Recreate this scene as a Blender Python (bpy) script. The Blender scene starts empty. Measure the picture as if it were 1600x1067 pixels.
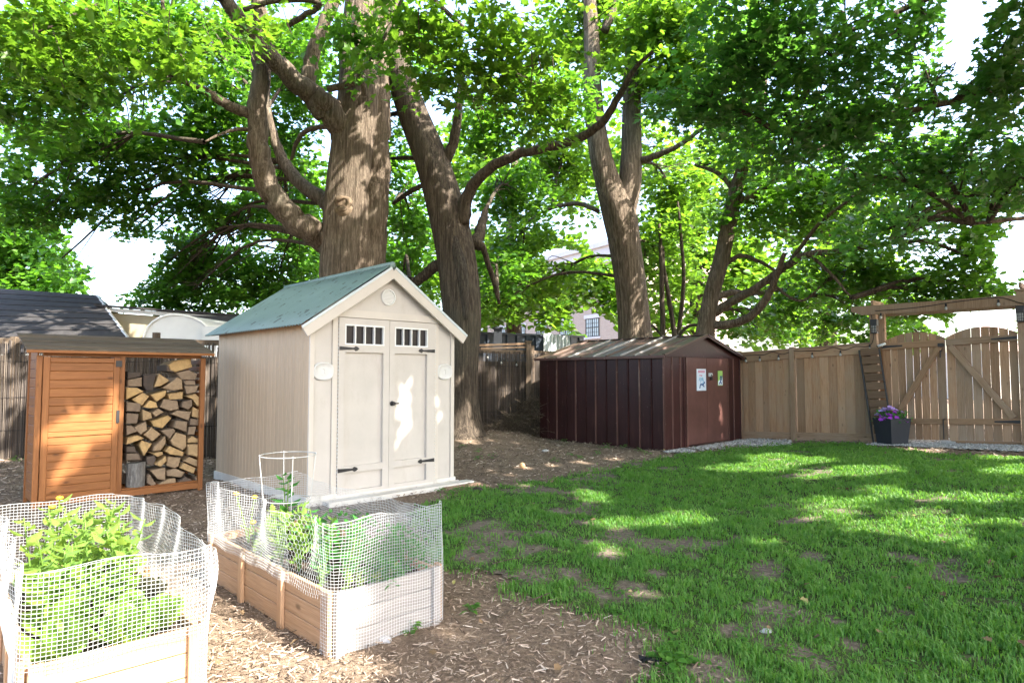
import bpy, math, random
import numpy as np
from mathutils import Vector, Matrix

# ------------------------------------------------------------------ camera, world, sun, exposure
SC = bpy.context.scene
COL = SC.collection
R = random.Random(7)
RNG = np.random.default_rng(11)
FPX = 985.0                     # focal length in photo pixels (photo 1600 wide)
EYE = 1.4
PITCH = math.radians(3.0)
CAMPOS = np.array([0.0, 0.0, EYE])

cam = bpy.data.cameras.new('camera')
cam.sensor_width = 36.0
cam.lens = 36.0 * FPX / 1600.0
cam.clip_start = 0.05
cam.clip_end = 2000.0
cam_ob = bpy.data.objects.new('camera', cam)
COL.objects.link(cam_ob)
cam_ob.location = (0, 0, EYE)
cam_ob.rotation_euler = (math.radians(90) + PITCH, 0, 0)
SC.camera = cam_ob

SUN = np.array([0.85, -0.52, 1.0])
SUN = SUN / np.linalg.norm(SUN)
world = bpy.data.worlds.new('World')
SC.world = world
world.use_nodes = True
wn = world.node_tree.nodes
wl = world.node_tree.links
for n in list(wn):
    wn.remove(n)
sky = wn.new('ShaderNodeTexSky')
sky.sky_type = 'NISHITA'
sky.sun_disc = False
sky.sun_elevation = math.asin(SUN[2])
sky.sun_rotation = math.atan2(SUN[0], SUN[1])
sky.air_density = 1.0
sky.dust_density = 4.0
bgn = wn.new('ShaderNodeBackground')
bgn.inputs['Strength'].default_value = 0.15
won = wn.new('ShaderNodeOutputWorld')
wl.new(sky.outputs[0], bgn.inputs[0])
wl.new(bgn.outputs[0], won.inputs[0])

sl = bpy.data.lights.new('sun', 'SUN')
sl.energy = 3.7
sl.angle = math.radians(0.53)
sl.color = (1.0, 0.93, 0.82)
so = bpy.data.objects.new('sun', sl)
COL.objects.link(so)
so.rotation_euler = Vector(SUN).to_track_quat('Z', 'Y').to_euler()

SC.view_settings.view_transform = 'Standard'
SC.view_settings.look = 'None'
SC.view_settings.exposure = 2.85
SC.view_settings.gamma = 1.0
SC.view_settings.use_curve_mapping = False
SC.render.engine = 'CYCLES'
SC.cycles.max_bounces = 8
SC.cycles.diffuse_bounces = 5
SC.cycles.transmission_bounces = 6
SC.cycles.transparent_max_bounces = 8
SC.cycles.use_denoising = True
SC.cycles.sample_clamp_indirect = 6.0

# ------------------------------------------------------------------ geometry helpers
def smooth(a, b, x):
    t = np.clip((np.asarray(x, float) - a) / (b - a), 0, 1)
    return t * t * (3 - 2 * t)

def ground(x, y):
    """height of the yard: it rises gently to the gate and to the back fence"""
    x = np.asarray(x, float); y = np.asarray(y, float)
    s = 0.686 * x - 0.728 * y + 6.62
    z = 0.048 * np.clip(s, 0, 9) * smooth(1.5, 5.5, x)
    z = z + 0.17 * smooth(11.0, 13.4, y) * (1 - smooth(-0.2, 0.8, x)) * smooth(-4, -2, x)
    z = z + 0.10 * smooth(-5.6, -7.0, x) * smooth(7.0, 9.5, y)
    return z

def gz(x, y):
    return float(ground(x, y))

def ray(px, py):
    c, s = math.cos(PITCH), math.sin(PITCH)
    a, b = px - 800.0, 533.5 - py
    d = np.array([a, FPX * c - b * s, FPX * s + b * c])
    return d / np.linalg.norm(d)

def at_depth(px, py, Y):
    d = ray(px, py)
    return CAMPOS + d * (Y / d[1])

def on_ground(px, py):
    d = ray(px, py)
    z = 0.0
    for _ in range(12):
        p = CAMPOS + d * ((z - EYE) / d[2])
        z = gz(p[0], p[1])
    return np.array([p[0], p[1], z])

def on_plane(px, py, p, n):
    d = ray(px, py)
    n = np.array(n, float)
    return CAMPOS + d * (np.dot(np.array(p) - CAMPOS, n) / np.dot(d, n))

def project(P):
    P = np.asarray(P, float)
    c, s = math.cos(PITCH), math.sin(PITCH)
    f = P[:, 1] * c + (P[:, 2] - EYE) * s
    u = -P[:, 1] * s + (P[:, 2] - EYE) * c
    f = np.where(np.abs(f) < 1e-6, 1e-6, f)
    return 800 + FPX * P[:, 0] / f, 533.5 - FPX * u / f, f

# ------------------------------------------------------------------ objects, names and labels
def _link(o, parent=None):
    COL.objects.link(o)
    if parent is not None:
        o.parent = parent
    return o

def tag(o, label=None, cat=None, group=None, kind=None):
    if label: o['label'] = label
    if cat: o['category'] = cat
    if group: o['group'] = group
    if kind: o['kind'] = kind
    return o

def thing(name, label, cat, loc=(0, 0, 0), rotz=0.0, group=None):
    o = bpy.data.objects.new(name, None)
    o.empty_display_size = 0.1
    o.location = loc
    o.rotation_euler = (0, 0, rotz)
    _link(o)
    return tag(o, label, cat, group)

def obj(name, me, parent=None, mat=None, loc=None, M=None):
    if mat is not None and len(me.materials) == 0:
        me.materials.append(mat)
    o = bpy.data.objects.new(name, me)
    _link(o, parent)
    if M is not None:
        o.matrix_local = M
    if loc is not None:
        o.location = loc
    return o

class MB:
    """collects shapes that become one mesh"""
    def __init__(self):
        self.v = []; self.f = []
    def add(self, verts, faces):
        b = len(self.v)
        self.v.extend([tuple(map(float, p)) for p in verts])
        self.f.extend([tuple(i + b for i in f) for f in faces])
    def box(self, x0, y0, z0, x1, y1, z1):
        self.add([(x0, y0, z0), (x1, y0, z0), (x1, y1, z0), (x0, y1, z0), (x0, y0, z1), (x1, y0, z1), (x1, y1, z1), (x0, y1, z1)],
                 [(0, 3, 2, 1), (4, 5, 6, 7), (0, 1, 5, 4), (1, 2, 6, 5), (2, 3, 7, 6), (3, 0, 4, 7)])
    def prism(self, poly, d):
        """closed polygon (list of 3-D points) swept by vector d"""
        n = len(poly)
        d = np.array(d, float)
        vs = [np.array(p, float) for p in poly] + [np.array(p, float) + d for p in poly]
        fs = [tuple(range(n - 1, -1, -1)), tuple(range(n, 2 * n))]
        fs += [(i, (i + 1) % n, n + (i + 1) % n, n + i) for i in range(n)]
        self.add(vs, fs)
    def tube(self, pts, rad, sides=6, caps=True, ridge=None):
        pts = np.asarray(pts, float)
        n = len(pts)
        rad = np.full(n, rad, float) if np.isscalar(rad) else np.asarray(rad, float)
        T = np.gradient(pts, axis=0)
        T /= np.maximum(np.linalg.norm(T, axis=1, keepdims=True), 1e-9)
        ref = np.array([1.0, 0, 0]) if abs(T[0][0]) < 0.8 else np.array([0, 1.0, 0])
        x = np.cross(T[0], ref); x /= np.linalg.norm(x)
        vs = []
        ang = np.linspace(0, 2 * math.pi, sides, endpoint=False)
        for i in range(n):
            x = x - T[i] * np.dot(x, T[i]); x /= np.linalg.norm(x)
            y = np.cross(T[i], x)
            rr = rad[i] * (ridge(ang, i / max(n - 1, 1)) if ridge else np.ones(sides))
            vs.extend(pts[i] + np.outer(np.cos(ang) * rr, x) + np.outer(np.sin(ang) * rr, y))
        fs = []
        for i in range(n - 1):
            for k in range(sides):
                a, b = i * sides + k, i * sides + (k + 1) % sides
                fs.append((a, b, b + sides, a + sides))
        if caps:
            fs.append(tuple(range(sides - 1, -1, -1)))
            fs.append(tuple(range((n - 1) * sides, n * sides)))
        self.add(vs, fs)
    def lathe(self, prof, c=(0, 0, 0), sides=16, axis='z', sx=1.0, sy=1.0):
        """prof: (radius, height) pairs"""
        n = len(prof); vs = []
        for r, h in prof:
            for k in range(sides):
                a = 2 * math.pi * k / sides
                p = (r * math.cos(a) * sx, r * math.sin(a) * sy, h)
                if axis == 'y': p = (p[0], -h, p[1])
                vs.append((p[0] + c[0], p[1] + c[1], p[2] + c[2]))
        fs = []
        for i in range(n - 1):
            for k in range(sides):
                a, b = i * sides + k, i * sides + (k + 1) % sides
                fs.append((a, b, b + sides, a + sides))
        fs.append(tuple(range(sides - 1, -1, -1)))
        fs.append(tuple(range((n - 1) * sides, n * sides)))
        self.add(vs, fs)
    def mesh(self, name, smooth_=False):
        me = bpy.data.meshes.new(name)
        me.from_pydata(self.v, [], self.f)
        if smooth_:
            me.polygons.foreach_set('use_smooth', [True] * len(me.polygons))
        me.update()
        return me
    def build(self, name, mat, parent=None, smooth_=False, loc=None, M=None):
        return obj(name, self.mesh(name, smooth_), parent, mat, loc, M)

def np_mesh(name, V, faces, mat=None, smooth_=False):
    """N copies of one small template as one mesh: V is (N, k, 3), faces index the k template points"""
    N, k, _ = V.shape
    me = bpy.data.meshes.new(name)
    base = (np.arange(N) * k)[:, None]
    flat = np.concatenate([np.array(f) for f in faces])
    tot = np.array([len(f) for f in faces])
    loops = (base + flat[None, :]).ravel().astype(np.int32)
    nl = len(flat)
    st = np.concatenate([[0], np.cumsum(tot)[:-1]])
    starts = ((np.arange(N) * nl)[:, None] + st[None, :]).ravel().astype(np.int32)
    me.vertices.add(N * k)
    me.vertices.foreach_set('co', V.astype(np.float32).ravel())
    me.loops.add(len(loops))
    me.loops.foreach_set('vertex_index', loops)
    me.polygons.add(len(starts))
    me.polygons.foreach_set('loop_start', starts)
    if smooth_:
        me.polygons.foreach_set('use_smooth', np.ones(len(starts), bool))
    me.update(calc_edges=True)
    me.validate()
    if mat is not None:
        me.materials.append(mat)
    return me

_boards = {}
def board_mesh(w, t, L, mat, ch=0.004):
    key = (round(w, 4), round(t, 4), round(L, 4), mat.name, ch)
    if key in _boards:
        return _boards[key]
    c = min(ch, w * .3, t * .3)
    a, b = w / 2, t / 2
    o = [(-a + c, -b), (a - c, -b), (a, -b + c), (a, b - c), (a - c, b), (-a + c, b), (-a, b - c), (-a, -b + c)]
    m = MB()
    m.prism([(x, y, 0) for x, y in o], (0, 0, L))
    me = m.mesh('board')
    me.materials.append(mat)
    _boards[key] = me
    return me

def frame(p0, p1, ref):
    p0, p1 = Vector(p0), Vector(p1)
    z = (p1 - p0).normalized()
    x = Vector(ref); x = (x - z * x.dot(z)).normalized()
    y = z.cross(x)
    M = Matrix((x, y, z)).transposed().to_4x4()
    M.translation = p0
    return M

def board(name, parent, mat, p0, p1, w, t, ref=(1, 0, 0), ch=0.004):
    """a board from p0 to p1: w wide along ref, t thick across it; its own z axis runs along the grain"""
    L = (Vector(p1) - Vector(p0)).length
    return obj(name, board_mesh(w, t, L, mat, ch), parent, None, M=frame(p0, p1, ref))

def spline(P, n):
    """Catmull-Rom through P (points may carry extra columns such as radius)"""
    P = np.asarray(P, float)
    if len(P) == 2:
        t = np.linspace(0, 1, n)[:, None]
        return P[0] * (1 - t) + P[1] * t
    Q = np.vstack([2 * P[0] - P[1], P, 2 * P[-1] - P[-2]])
    out = []
    segs = len(P) - 1
    for u in np.linspace(0, segs - 1e-6, n):
        i = int(u); t = u - i
        p0, p1, p2, p3 = Q[i], Q[i + 1], Q[i + 2], Q[i + 3]
        out.append(.5 * (2 * p1 + (p2 - p0) * t + (2 * p0 - 5 * p1 + 4 * p2 - p3) * t * t + (3 * p1 - p0 - 3 * p2 + p3) * t ** 3))
    return np.array(out)

def copy_tree(o, parent=None):
    c = o.copy(); COL.objects.link(c)
    if parent is not None:
        c.parent = parent
    for ch in list(o.children):
        copy_tree(ch, c)
    return c

# ------------------------------------------------------------------ materials
class NT:
    def __init__(self, name):
        self.m = bpy.data.materials.new(name)
        self.m.use_nodes = True
        self.t = self.m.node_tree
        for n in list(self.t.nodes):
            self.t.nodes.remove(n)
        self.out = self.n('ShaderNodeOutputMaterial')
        self.tc = self.n('ShaderNodeTexCoord')
    def n(self, typ, **kw):
        o = self.t.nodes.new(typ)
        for k, v in kw.items():
            if k.startswith('i_'):
                o.inputs[k[2:].replace('_', ' ')].default_value = v
            else:
                setattr(o, k, v)
        return o
    def l(self, a, b):
        self.t.links.new(a, b)
    def noise(self, scale=5, detail=4, rough=.55, vec=None, stretch=None, coord='Object', dist=0.0):
        v = vec if vec is not None else self.tc.outputs[coord]
        if stretch:
            mp = self.n('ShaderNodeMapping')
            mp.inputs['Scale'].default_value = stretch
            self.l(v, mp.inputs['Vector']); v = mp.outputs[0]
        o = self.n('ShaderNodeTexNoise')
        o.inputs['Scale'].default_value = scale
        o.inputs['Detail'].default_value = detail
        o.inputs['Roughness'].default_value = rough
        o.inputs['Distortion'].default_value = dist
        self.l(v, o.inputs['Vector'])
        return o.outputs['Fac']
    def ramp(self, fac, stops, interp='LINEAR'):
        o = self.n('ShaderNodeValToRGB')
        cr = o.color_ramp
        cr.interpolation = interp
        while len(cr.elements) < len(stops):
            cr.elements.new(0.5)
        for e, (p, c) in zip(cr.elements, stops):
            e.position = p
            e.color = (c, c, c, 1) if np.isscalar(c) else (*c, 1)
        self.l(fac, o.inputs[0])
        return o.outputs[0]
    def mix(self, fac, a, b, mode='MIX'):
        o = self.n('ShaderNodeMix', data_type='RGBA', blend_type=mode)
        for idx, val in ((0, fac), (6, a), (7, b)):
            sock = o.inputs[idx]
            if hasattr(val, 'links'):
                self.l(val, sock)
            elif np.isscalar(val):
                sock.default_value = val if idx == 0 else (val, val, val, 1)
            else:
                sock.default_value = (*val, 1)
        return o.outputs[2]
    def math(self, op, a, b=0.0):
        o = self.n('ShaderNodeMath', operation=op)
        for i, v in enumerate((a, b)):
            if hasattr(v, 'links'): self.l(v, o.inputs[i])
            else: o.inputs[i].default_value = v
        return o.outputs[0]
    def bump(self, h, strength=.3, dist=.01):
        o = self.n('ShaderNodeBump')
        o.inputs['Strength'].default_value = strength
        o.inputs['Distance'].default_value = dist
        self.l(h, o.inputs['Height'])
        return o.outputs[0]
    def bsdf(self, color, rough=.6, normal=None, spec=.4, metal=0.0, **kw):
        b = self.n('ShaderNodeBsdfPrincipled')
        for s, v in (('Base Color', color), ('Roughness', rough), ('Metallic', metal), ('Specular IOR Level', spec)):
            if hasattr(v, 'links'): self.l(v, b.inputs[s])
            elif np.isscalar(v): b.inputs[s].default_value = v
            else: b.inputs[s].default_value = (*v, 1)
        for s, v in kw.items():
            b.inputs[s.replace('_', ' ')].default_value = v
        if normal is not None:
            self.l(normal, b.inputs['Normal'])
        return b.outputs[0]
    def done(self, shader):
        self.l(shader, self.out.inputs[0])
        return self.m

def rnd(t):
    return t.n('ShaderNodeObjectInfo').outputs['Random']

def offset_vec(t):
    """object coordinates shifted per object, so that alike boards do not share their grain"""
    oi = t.n('ShaderNodeObjectInfo')
    a = t.n('ShaderNodeVectorMath', operation='SCALE'); a.inputs[0].default_value = (17.3, 9.1, 31.7)
    t.l(oi.outputs['Random'], a.inputs['Scale'])
    b = t.n('ShaderNodeVectorMath', operation='ADD')
    t.l(t.tc.outputs['Object'], b.inputs[0]); t.l(a.outputs[0], b.inputs[1])
    return b.outputs[0]

def wood(name, c0, c1, c2, rough=.7, bump=.35, knots=True, vary=.35, weather=None, grain=1.0):
    t = NT(name)
    v = offset_vec(t)
    g = t.noise(9 * grain, 6, .6, v, (6, 6, .28), dist=.6)
    fine = t.noise(60 * grain, 3, .6, v, (5, 5, .12))
    col = t.ramp(g, [(.25, c0), (.5, c1), (.78, c2)])
    col = t.mix(t.ramp(fine, [(.35, 0.0), (.7, .55)]), col, tuple(x * .62 for x in c0))
    if knots:
        vo = t.n('ShaderNodeTexVoronoi'); vo.inputs['Scale'].default_value = 4.2
        mp = t.n('ShaderNodeMapping'); mp.inputs['Scale'].default_value = (1.8, 1.8, .8)
        t.l(v, mp.inputs['Vector']); t.l(mp.outputs[0], vo.inputs['Vector'])
        k = t.ramp(vo.outputs['Distance'], [(.05, 1.0), (.14, 0.0)])
        col = t.mix(t.math('MULTIPLY', k, .75), col, tuple(x * .32 for x in c0))
    if weather:
        wz = t.noise(2.2, 4, .6, v, (1, 1, .5))
        col = t.mix(t.ramp(wz, [(.42, 0.0), (.68, .85)]), col, weather)
    hsv = t.n('ShaderNodeHueSaturation')
    mr = t.n('ShaderNodeMapRange')
    mr.inputs['To Min'].default_value = 1 - vary; mr.inputs['To Max'].default_value = 1 + vary * .7
    t.l(rnd(t), mr.inputs['Value']); t.l(mr.outputs[0], hsv.inputs['Value']); t.l(col, hsv.inputs['Color'])
    h = t.mix(.5, g, fine)
    return t.done(t.bsdf(hsv.outputs[0], rough, t.bump(h, bump, .006), .25))

def paint(name, c, rough=.5, var=.12, scale=4, bump=.08, spec=.35, dirt=None, metal=0.0, bscale=60):
    t = NT(name)
    a = t.noise(scale, 5, .6)
    col = t.mix(t.ramp(a, [(.3, 0.0), (.75, 1.0)]), tuple(x * (1 - var) for x in c), tuple(min(1, x * (1 + var * .6)) for x in c))
    if dirt:
        d = t.noise(scale * 2.7, 6, .7, stretch=(1, 1, .35))
        col = t.mix(t.ramp(d, [(.55, 0.0), (.75, .7)]), col, dirt)
    return t.done(t.bsdf(col, rough, t.bump(t.noise(bscale, 3), bump, .003), spec, metal))

def leafmat(name, dark, mid, light, trans, tw=.42, rough=.42, spec=.35):
    t = NT(name)
    ge = t.n('ShaderNodeNewGeometry')
    r = ge.outputs['Random Per Island']
    big = t.noise(.5, 2, .5, ge.outputs['Position'])
    f = t.mix(.35, r, big)
    col = t.ramp(f, [(.12, dark), (.5, mid), (.9, light)])
    tcol = t.mix(.5, t.ramp(f, [(.1, tuple(x * .75 for x in trans)), (.9, tuple(min(1, x * 1.2) for x in trans))]), trans)
    b = t.bsdf(col, rough, None, spec)
    tr = t.n('ShaderNodeBsdfTranslucent'); t.l(tcol, tr.inputs[0])
    mx = t.n('ShaderNodeMixShader'); mx.inputs[0].default_value = tw
    t.l(b, mx.inputs[1]); t.l(tr.outputs[0], mx.inputs[2])
    return t.done(mx.outputs[0])

M = {}
M['siding'] = wood('painted_siding', (.50, .375, .255), (.535, .405, .28), (.56, .43, .30), .55, .12, False, .05)
M['shed_trim'] = paint('beige_trim_paint', (.52, .475, .42), .5, .08, 3, .1)
M['shed_front'] = paint('beige_panel_paint', (.475, .44, .40), .5, .09, 2.5, .15, dirt=(.40, .355, .31))
M['skirt'] = paint('pale_skirt_paint', (.60, .57, .52), .6, .12, 4, .1, dirt=(.24, .22, .19))
M['white'] = paint('white_plastic', (.68, .68, .66), .4, .03)
M['plaque'] = paint('chalk_white_plaque', (.56, .55, .53), .6, .06, 12, .3)
M['black_iron'] = paint('black_iron', (.02, .02, .022), .45, .2)
M['galv'] = paint('galvanised_strip', (.50, .56, .58), .4, .12, 6)
M['dark_glass'] = NT('dark_glass').m
def _glass():
    t = NT('window_glass')
    col = t.ramp(t.noise(3.0, 3), [(.3, (.012, .013, .016)), (.7, (.035, .03, .03))])
    return t.done(t.bsdf(col, .16, None, .07))
M['dark_glass'] = _glass()
def _green_roof():
    t = NT('green_corrugated_steel')
    a = t.noise(1.6, 4)
    col = t.mix(t.ramp(a, [(.3, 0.0), (.7, 1.0)]), (.165, .232, .222), (.21, .29, .275))
    sp = t.noise(7.5, 4, .62, stretch=(.7, 1.3, 1))
    col = t.mix(t.ramp(sp, [(.60, 0.0), (.65, .85)]), col, (.075, .085, .08))
    ru = t.noise(2.4, 4, .6)
    col = t.mix(t.ramp(ru, [(.68, 0.0), (.8, .5)]), col, (.17, .11, .07))
    return t.done(t.bsdf(col, .45, t.bump(t.noise(40, 3), .1, .003), .4))
M['green_roof'] = _green_roof()
def _brown_metal(name, c, streak, amt, spots):
    t = NT(name)
    a = t.noise(2.2, 5, .6)
    col = t.mix(t.ramp(a, [(.3, 0.0), (.7, 1.0)]), tuple(x * .75 for x in c), tuple(x * 1.25 for x in c))
    s = t.noise(7, 6, .7, stretch=(2, 2, .25))
    col = t.mix(t.ramp(s, [(.56, 0.0), (.74, amt)]), col, streak)
    d = t.noise(26, 3, .6)
    col = t.mix(t.ramp(d, [(.69, 0.0), (.73, spots)]), col, (.33, .30, .28))
    return t.done(t.bsdf(col, .42, t.bump(t.noise(9, 3), .1, .01), .4))
M['maroon'] = _brown_metal('maroon_steel', (.030, .0085, .0085), (.075, .032, .027), .75, .45)
M['maroon_door'] = _brown_metal('brown_door_steel', (.092, .043, .037), (.125, .068, .056), .5, .1)
M['rib'] = _brown_metal('worn_rib_steel', (.115, .058, .048), (.36, .28, .24), .9, .85)
M['roof_brown'] = _brown_metal('weathered_roof_steel', (.082, .050, .037), (.165, .115, .085), .75, .4)
M['roof_light'] = _brown_metal('bare_roof_seam', (.26, .25, .24), (.14, .10, .08), .7, .2)
M['orange_wood'] = wood('stained_cabinet_wood', (.20, .074, .024), (.265, .105, .033), (.34, .148, .05), .5, .25, True, .14)
M['grey_roof_wood'] = wood('weathered_roof_boards', (.075, .052, .036), (.135, .10, .07), (.22, .17, .125), .85, .6, True, .3)
M['fence_wood'] = wood('weathered_fence_wood', (.27, .148, .082), (.40, .238, .138), (.51, .33, .205), .8, .5, True, .32, (.35, .245, .165))
M['fence_grey'] = wood('greyed_fence_wood', (.22, .138, .083), (.315, .21, .135), (.40, .29, .20), .85, .45, True, .18, (.315, .235, .17))
M['brace_wood'] = wood('brown_brace_wood', (.24, .14, .08), (.31, .19, .11), (.37, .24, .145), .75, .35, True, .12)
M['trellis_wood'] = wood('dark_slat_wood', (.115, .07, .042), (.16, .10, .062), (.21, .14, .088), .8, .4, True, .2)
M['bed_wood'] = wood('cedar_bed_wood', (.36, .215, .12), (.44, .275, .16), (.51, .335, .205), .7, .3, True, .10)
M['bed_grey'] = wood('greyed_bed_wood', (.28, .255, .235), (.34, .315, .295), (.40, .375, .35), .8, .3, False, .06)
def _bark(name, c0, c1, c2, sc=1.0):
    t = NT(name)
    v = t.tc.outputs['Object']
    a = t.noise(24 * sc, 6, .65, v, (1, 1, .09), dist=.5)
    b = t.noise(70 * sc, 4, .65, v, (1, 1, .25))
    w = t.noise(5 * sc, 4, .6, v, (1, 1, .2))
    big = t.noise(.9, 3)
    col = t.ramp(a, [(.34, tuple(x * .55 for x in c0)), (.45, c0), (.56, c1), (.72, c2)])
    col = t.mix(t.ramp(b, [(.4, .0), (.7, .55)]), col, tuple(x * .5 for x in c0))
    col = t.mix(t.ramp(w, [(.45, .0), (.7, .55)]), col, tuple(x * .6 for x in c1))
    col = t.mix(t.ramp(big, [(.5, 0.0), (.75, .4)]), col, (.10, .10, .075))
    h = t.mix(.3, a, b)
    return t.done(t.bsdf(col, .9, t.bump(h, 1.0, .06), .12))
M['bark'] = _bark('maple_bark', (.098, .075, .056), (.185, .146, .111), (.28, .23, .18))
M['bark_dark'] = _bark('dark_bark', (.058, .046, .036), (.108, .086, .066), (.17, .138, .105))
M['scar'] = paint('bare_branch_scar', (.155, .115, .08), .9, .45, 14, .9, .1, bscale=25)
M['leaf'] = leafmat('maple_leaf', (.024, .080, .013), (.048, .134, .018), (.090, .185, .020), (.155, .38, .022), .46)
M['leaf_sunlit'] = leafmat('sunlit_tint_maple_leaf', (.030, .088, .012), (.055, .140, .016), (.105, .185, .020), (.20, .40, .024), .47)  # lighter, yellower leaf copy with sunlight painted into its colour
M['leaf_sky_tint'] = leafmat('sky_tinted_maple_leaf', (.030, .104, .034), (.055, .152, .042), (.095, .19, .038), (.16, .42, .045), .48, .33, .55)  # blue-green tint paints in the sky reflected on these leaves
M['grass'] = leafmat('grass_blade', (.040, .130, .022), (.070, .192, .032), (.16, .25, .065), (.22, .47, .045), .42, .5, .3)
M['weed'] = leafmat('weed_leaf', (.04, .12, .02), (.06, .16, .025), (.09, .2, .03), (.16, .4, .04), .4)
M['veg'] = leafmat('vegetable_leaf', (.055, .15, .022), (.12, .23, .04), (.32, .40, .14), (.38, .52, .08), .42)  # near-white sun highlights painted in as the pale end of the ramp
M['veg_dark'] = leafmat('purple_leaf', (.03, .04, .02), (.05, .05, .03), (.09, .05, .05), (.12, .15, .06), .3)
M['herb'] = leafmat('herb_leaf', (.03, .14, .03), (.05, .19, .04), (.08, .24, .05), (.14, .45, .06), .42)
M['net'] = (lambda t: t.done((lambda b, tr, mx: (t.l(b, mx.inputs[1]), t.l(tr.outputs[0], mx.inputs[2]), mx.outputs[0])[2])(
    t.bsdf((.58, .59, .59), .45, None, .3), t.n('ShaderNodeBsdfTranslucent', i_Color=(.75, .77, .76, 1)), t.n('ShaderNodeMixShader', i_Fac=.25))))(NT('white_plastic_net'))
M['reed'] = wood('dried_reed', (.085, .067, .056), (.13, .105, .088), (.19, .158, .13), .85, .3, False, .1)
def _reed():
    t = NT('reed_screen')
    ge = t.n('ShaderNodeNewGeometry')
    col = t.ramp(ge.outputs['Random Per Island'], [(.05, (.036, .029, .026)), (.4, (.064, .051, .044)), (.75, (.094, .076, .063)), (.97, (.16, .13, .105))])
    col = t.mix(t.ramp(t.noise(3, 4, .6, stretch=(1, 1, .4)), [(.35, 0.0), (.75, .5)]), col, (.075, .064, .058))
    return t.done(t.bsdf(col, .85, t.bump(t.noise(40, 3, stretch=(1, 1, .2)), .3, .004), .2))
M['reed'] = _reed()
def _log_end():
    t = NT('split_log')
    ge = t.n('ShaderNodeNewGeometry')
    oi = t.n('ShaderNodeObjectInfo')
    v = offset_vec(t)
    g = t.noise(14, 5, .6, v, (1, 1, 1), dist=1.2)
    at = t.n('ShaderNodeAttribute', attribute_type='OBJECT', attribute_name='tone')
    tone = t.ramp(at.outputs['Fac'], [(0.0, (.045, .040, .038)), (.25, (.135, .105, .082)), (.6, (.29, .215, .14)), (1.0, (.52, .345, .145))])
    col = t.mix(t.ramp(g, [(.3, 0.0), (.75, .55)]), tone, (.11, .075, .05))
    crack = t.noise(26, 5, .7, v, (1, .3, 1), dist=2)
    col = t.mix(t.ramp(crack, [(.62, 0.0), (.72, .5)]), col, (.06, .045, .035))
    return t.done(t.bsdf(col, .85, t.bump(t.mix(.5, g, crack), .5, .01), .15))
M['log'] = _log_end()
M['log_bark'] = _bark('log_bark', (.05, .042, .035), (.10, .085, .07), (.16, .14, .12), 2)
M['grey_log'] = _bark('grey_log_bark', (.20, .19, .175), (.31, .30, .28), (.40, .385, .36), 2.2)
M['cable'] = paint('black_cable', (.012, .012, .013), .5, .1)
M['bulb'] = (lambda t: t.done(t.bsdf((.35, .35, .33), .15, None, .5)))(NT('clear_bulb'))
M['planter'] = paint('slate_planter', (.026, .030, .037), .55, .2, 4, .15)
M['petal'] = leafmat('lavender_petal', (.36, .20, .55), (.48, .30, .66), (.62, .46, .76), (.5, .3, .6), .3)
M['petal_deep'] = leafmat('magenta_petal', (.28, .03, .42), (.36, .05, .50), (.44, .09, .55), (.45, .08, .55), .3)
M['marigold'] = paint('marigold_petal', (.72, .36, .02), .6, .2, 30)
M['soil'] = paint('bed_soil', (.055, .040, .030), .95, .5, 18, .9, .1, bscale=30)
M['wire'] = paint('galvanised_wire', (.52, .53, .52), .35, .1, metal=.3)
# ------------------------------------------------------------------ the ground
LAWN_PX = [(640, 815), (700, 781), (722, 772), (800, 761), (900, 744), (960, 735), (1040, 715), (1100, 708), (1180, 699), (1260, 693), (1340, 694), (1400, 704), (1500, 713),
           (1640, 719), (1900, 800), (2300, 1300), (1500, 1300), (985, 1075), (1033, 1048), (1062, 1010), (1033, 990), (973, 972), (927, 957), (874, 941), (814, 920),
           (768, 902), (690, 887), (660, 860)]
LAWN = np.array([on_ground(*p)[:2] for p in LAWN_PX])

def inside(poly, x, y):
    x = np.asarray(x); y = np.asarray(y)
    r = np.zeros(x.shape, bool)
    n = len(poly)
    for i in range(n):
        x0, y0 = poly[i]; x1, y1 = poly[(i + 1) % n]
        c = ((y0 > y) != (y1 > y)) & (x < (x1 - x0) * (y - y0) / ((y1 - y0) if y1 != y0 else 1e-9) + x0)
        r ^= c
    return r

def vnoise(x, y, seed=0):
    """smooth value noise in 0..1"""
    x = np.asarray(x, float); y = np.asarray(y, float)
    g = np.random.default_rng(seed).random((64, 64))
    xi = np.floor(x).astype(int); yi = np.floor(y).astype(int)
    fx = x - xi; fy = y - yi
    fx = fx * fx * (3 - 2 * fx); fy = fy * fy * (3 - 2 * fy)
    a = g[xi % 64, yi % 64]; b = g[(xi + 1) % 64, yi % 64]; c = g[xi % 64, (yi + 1) % 64]; d = g[(xi + 1) % 64, (yi + 1) % 64]
    return (a * (1 - fx) + b * fx) * (1 - fy) + (c * (1 - fx) + d * fx) * fy

def fbm(x, y, s, seed=0):
    return .5 * vnoise(x * s, y * s, seed) + .3 * vnoise(x * s * 2.1, y * s * 2.1, seed + 1) + .2 * vnoise(x * s * 4.3, y * s * 4.3, seed + 2)

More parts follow.
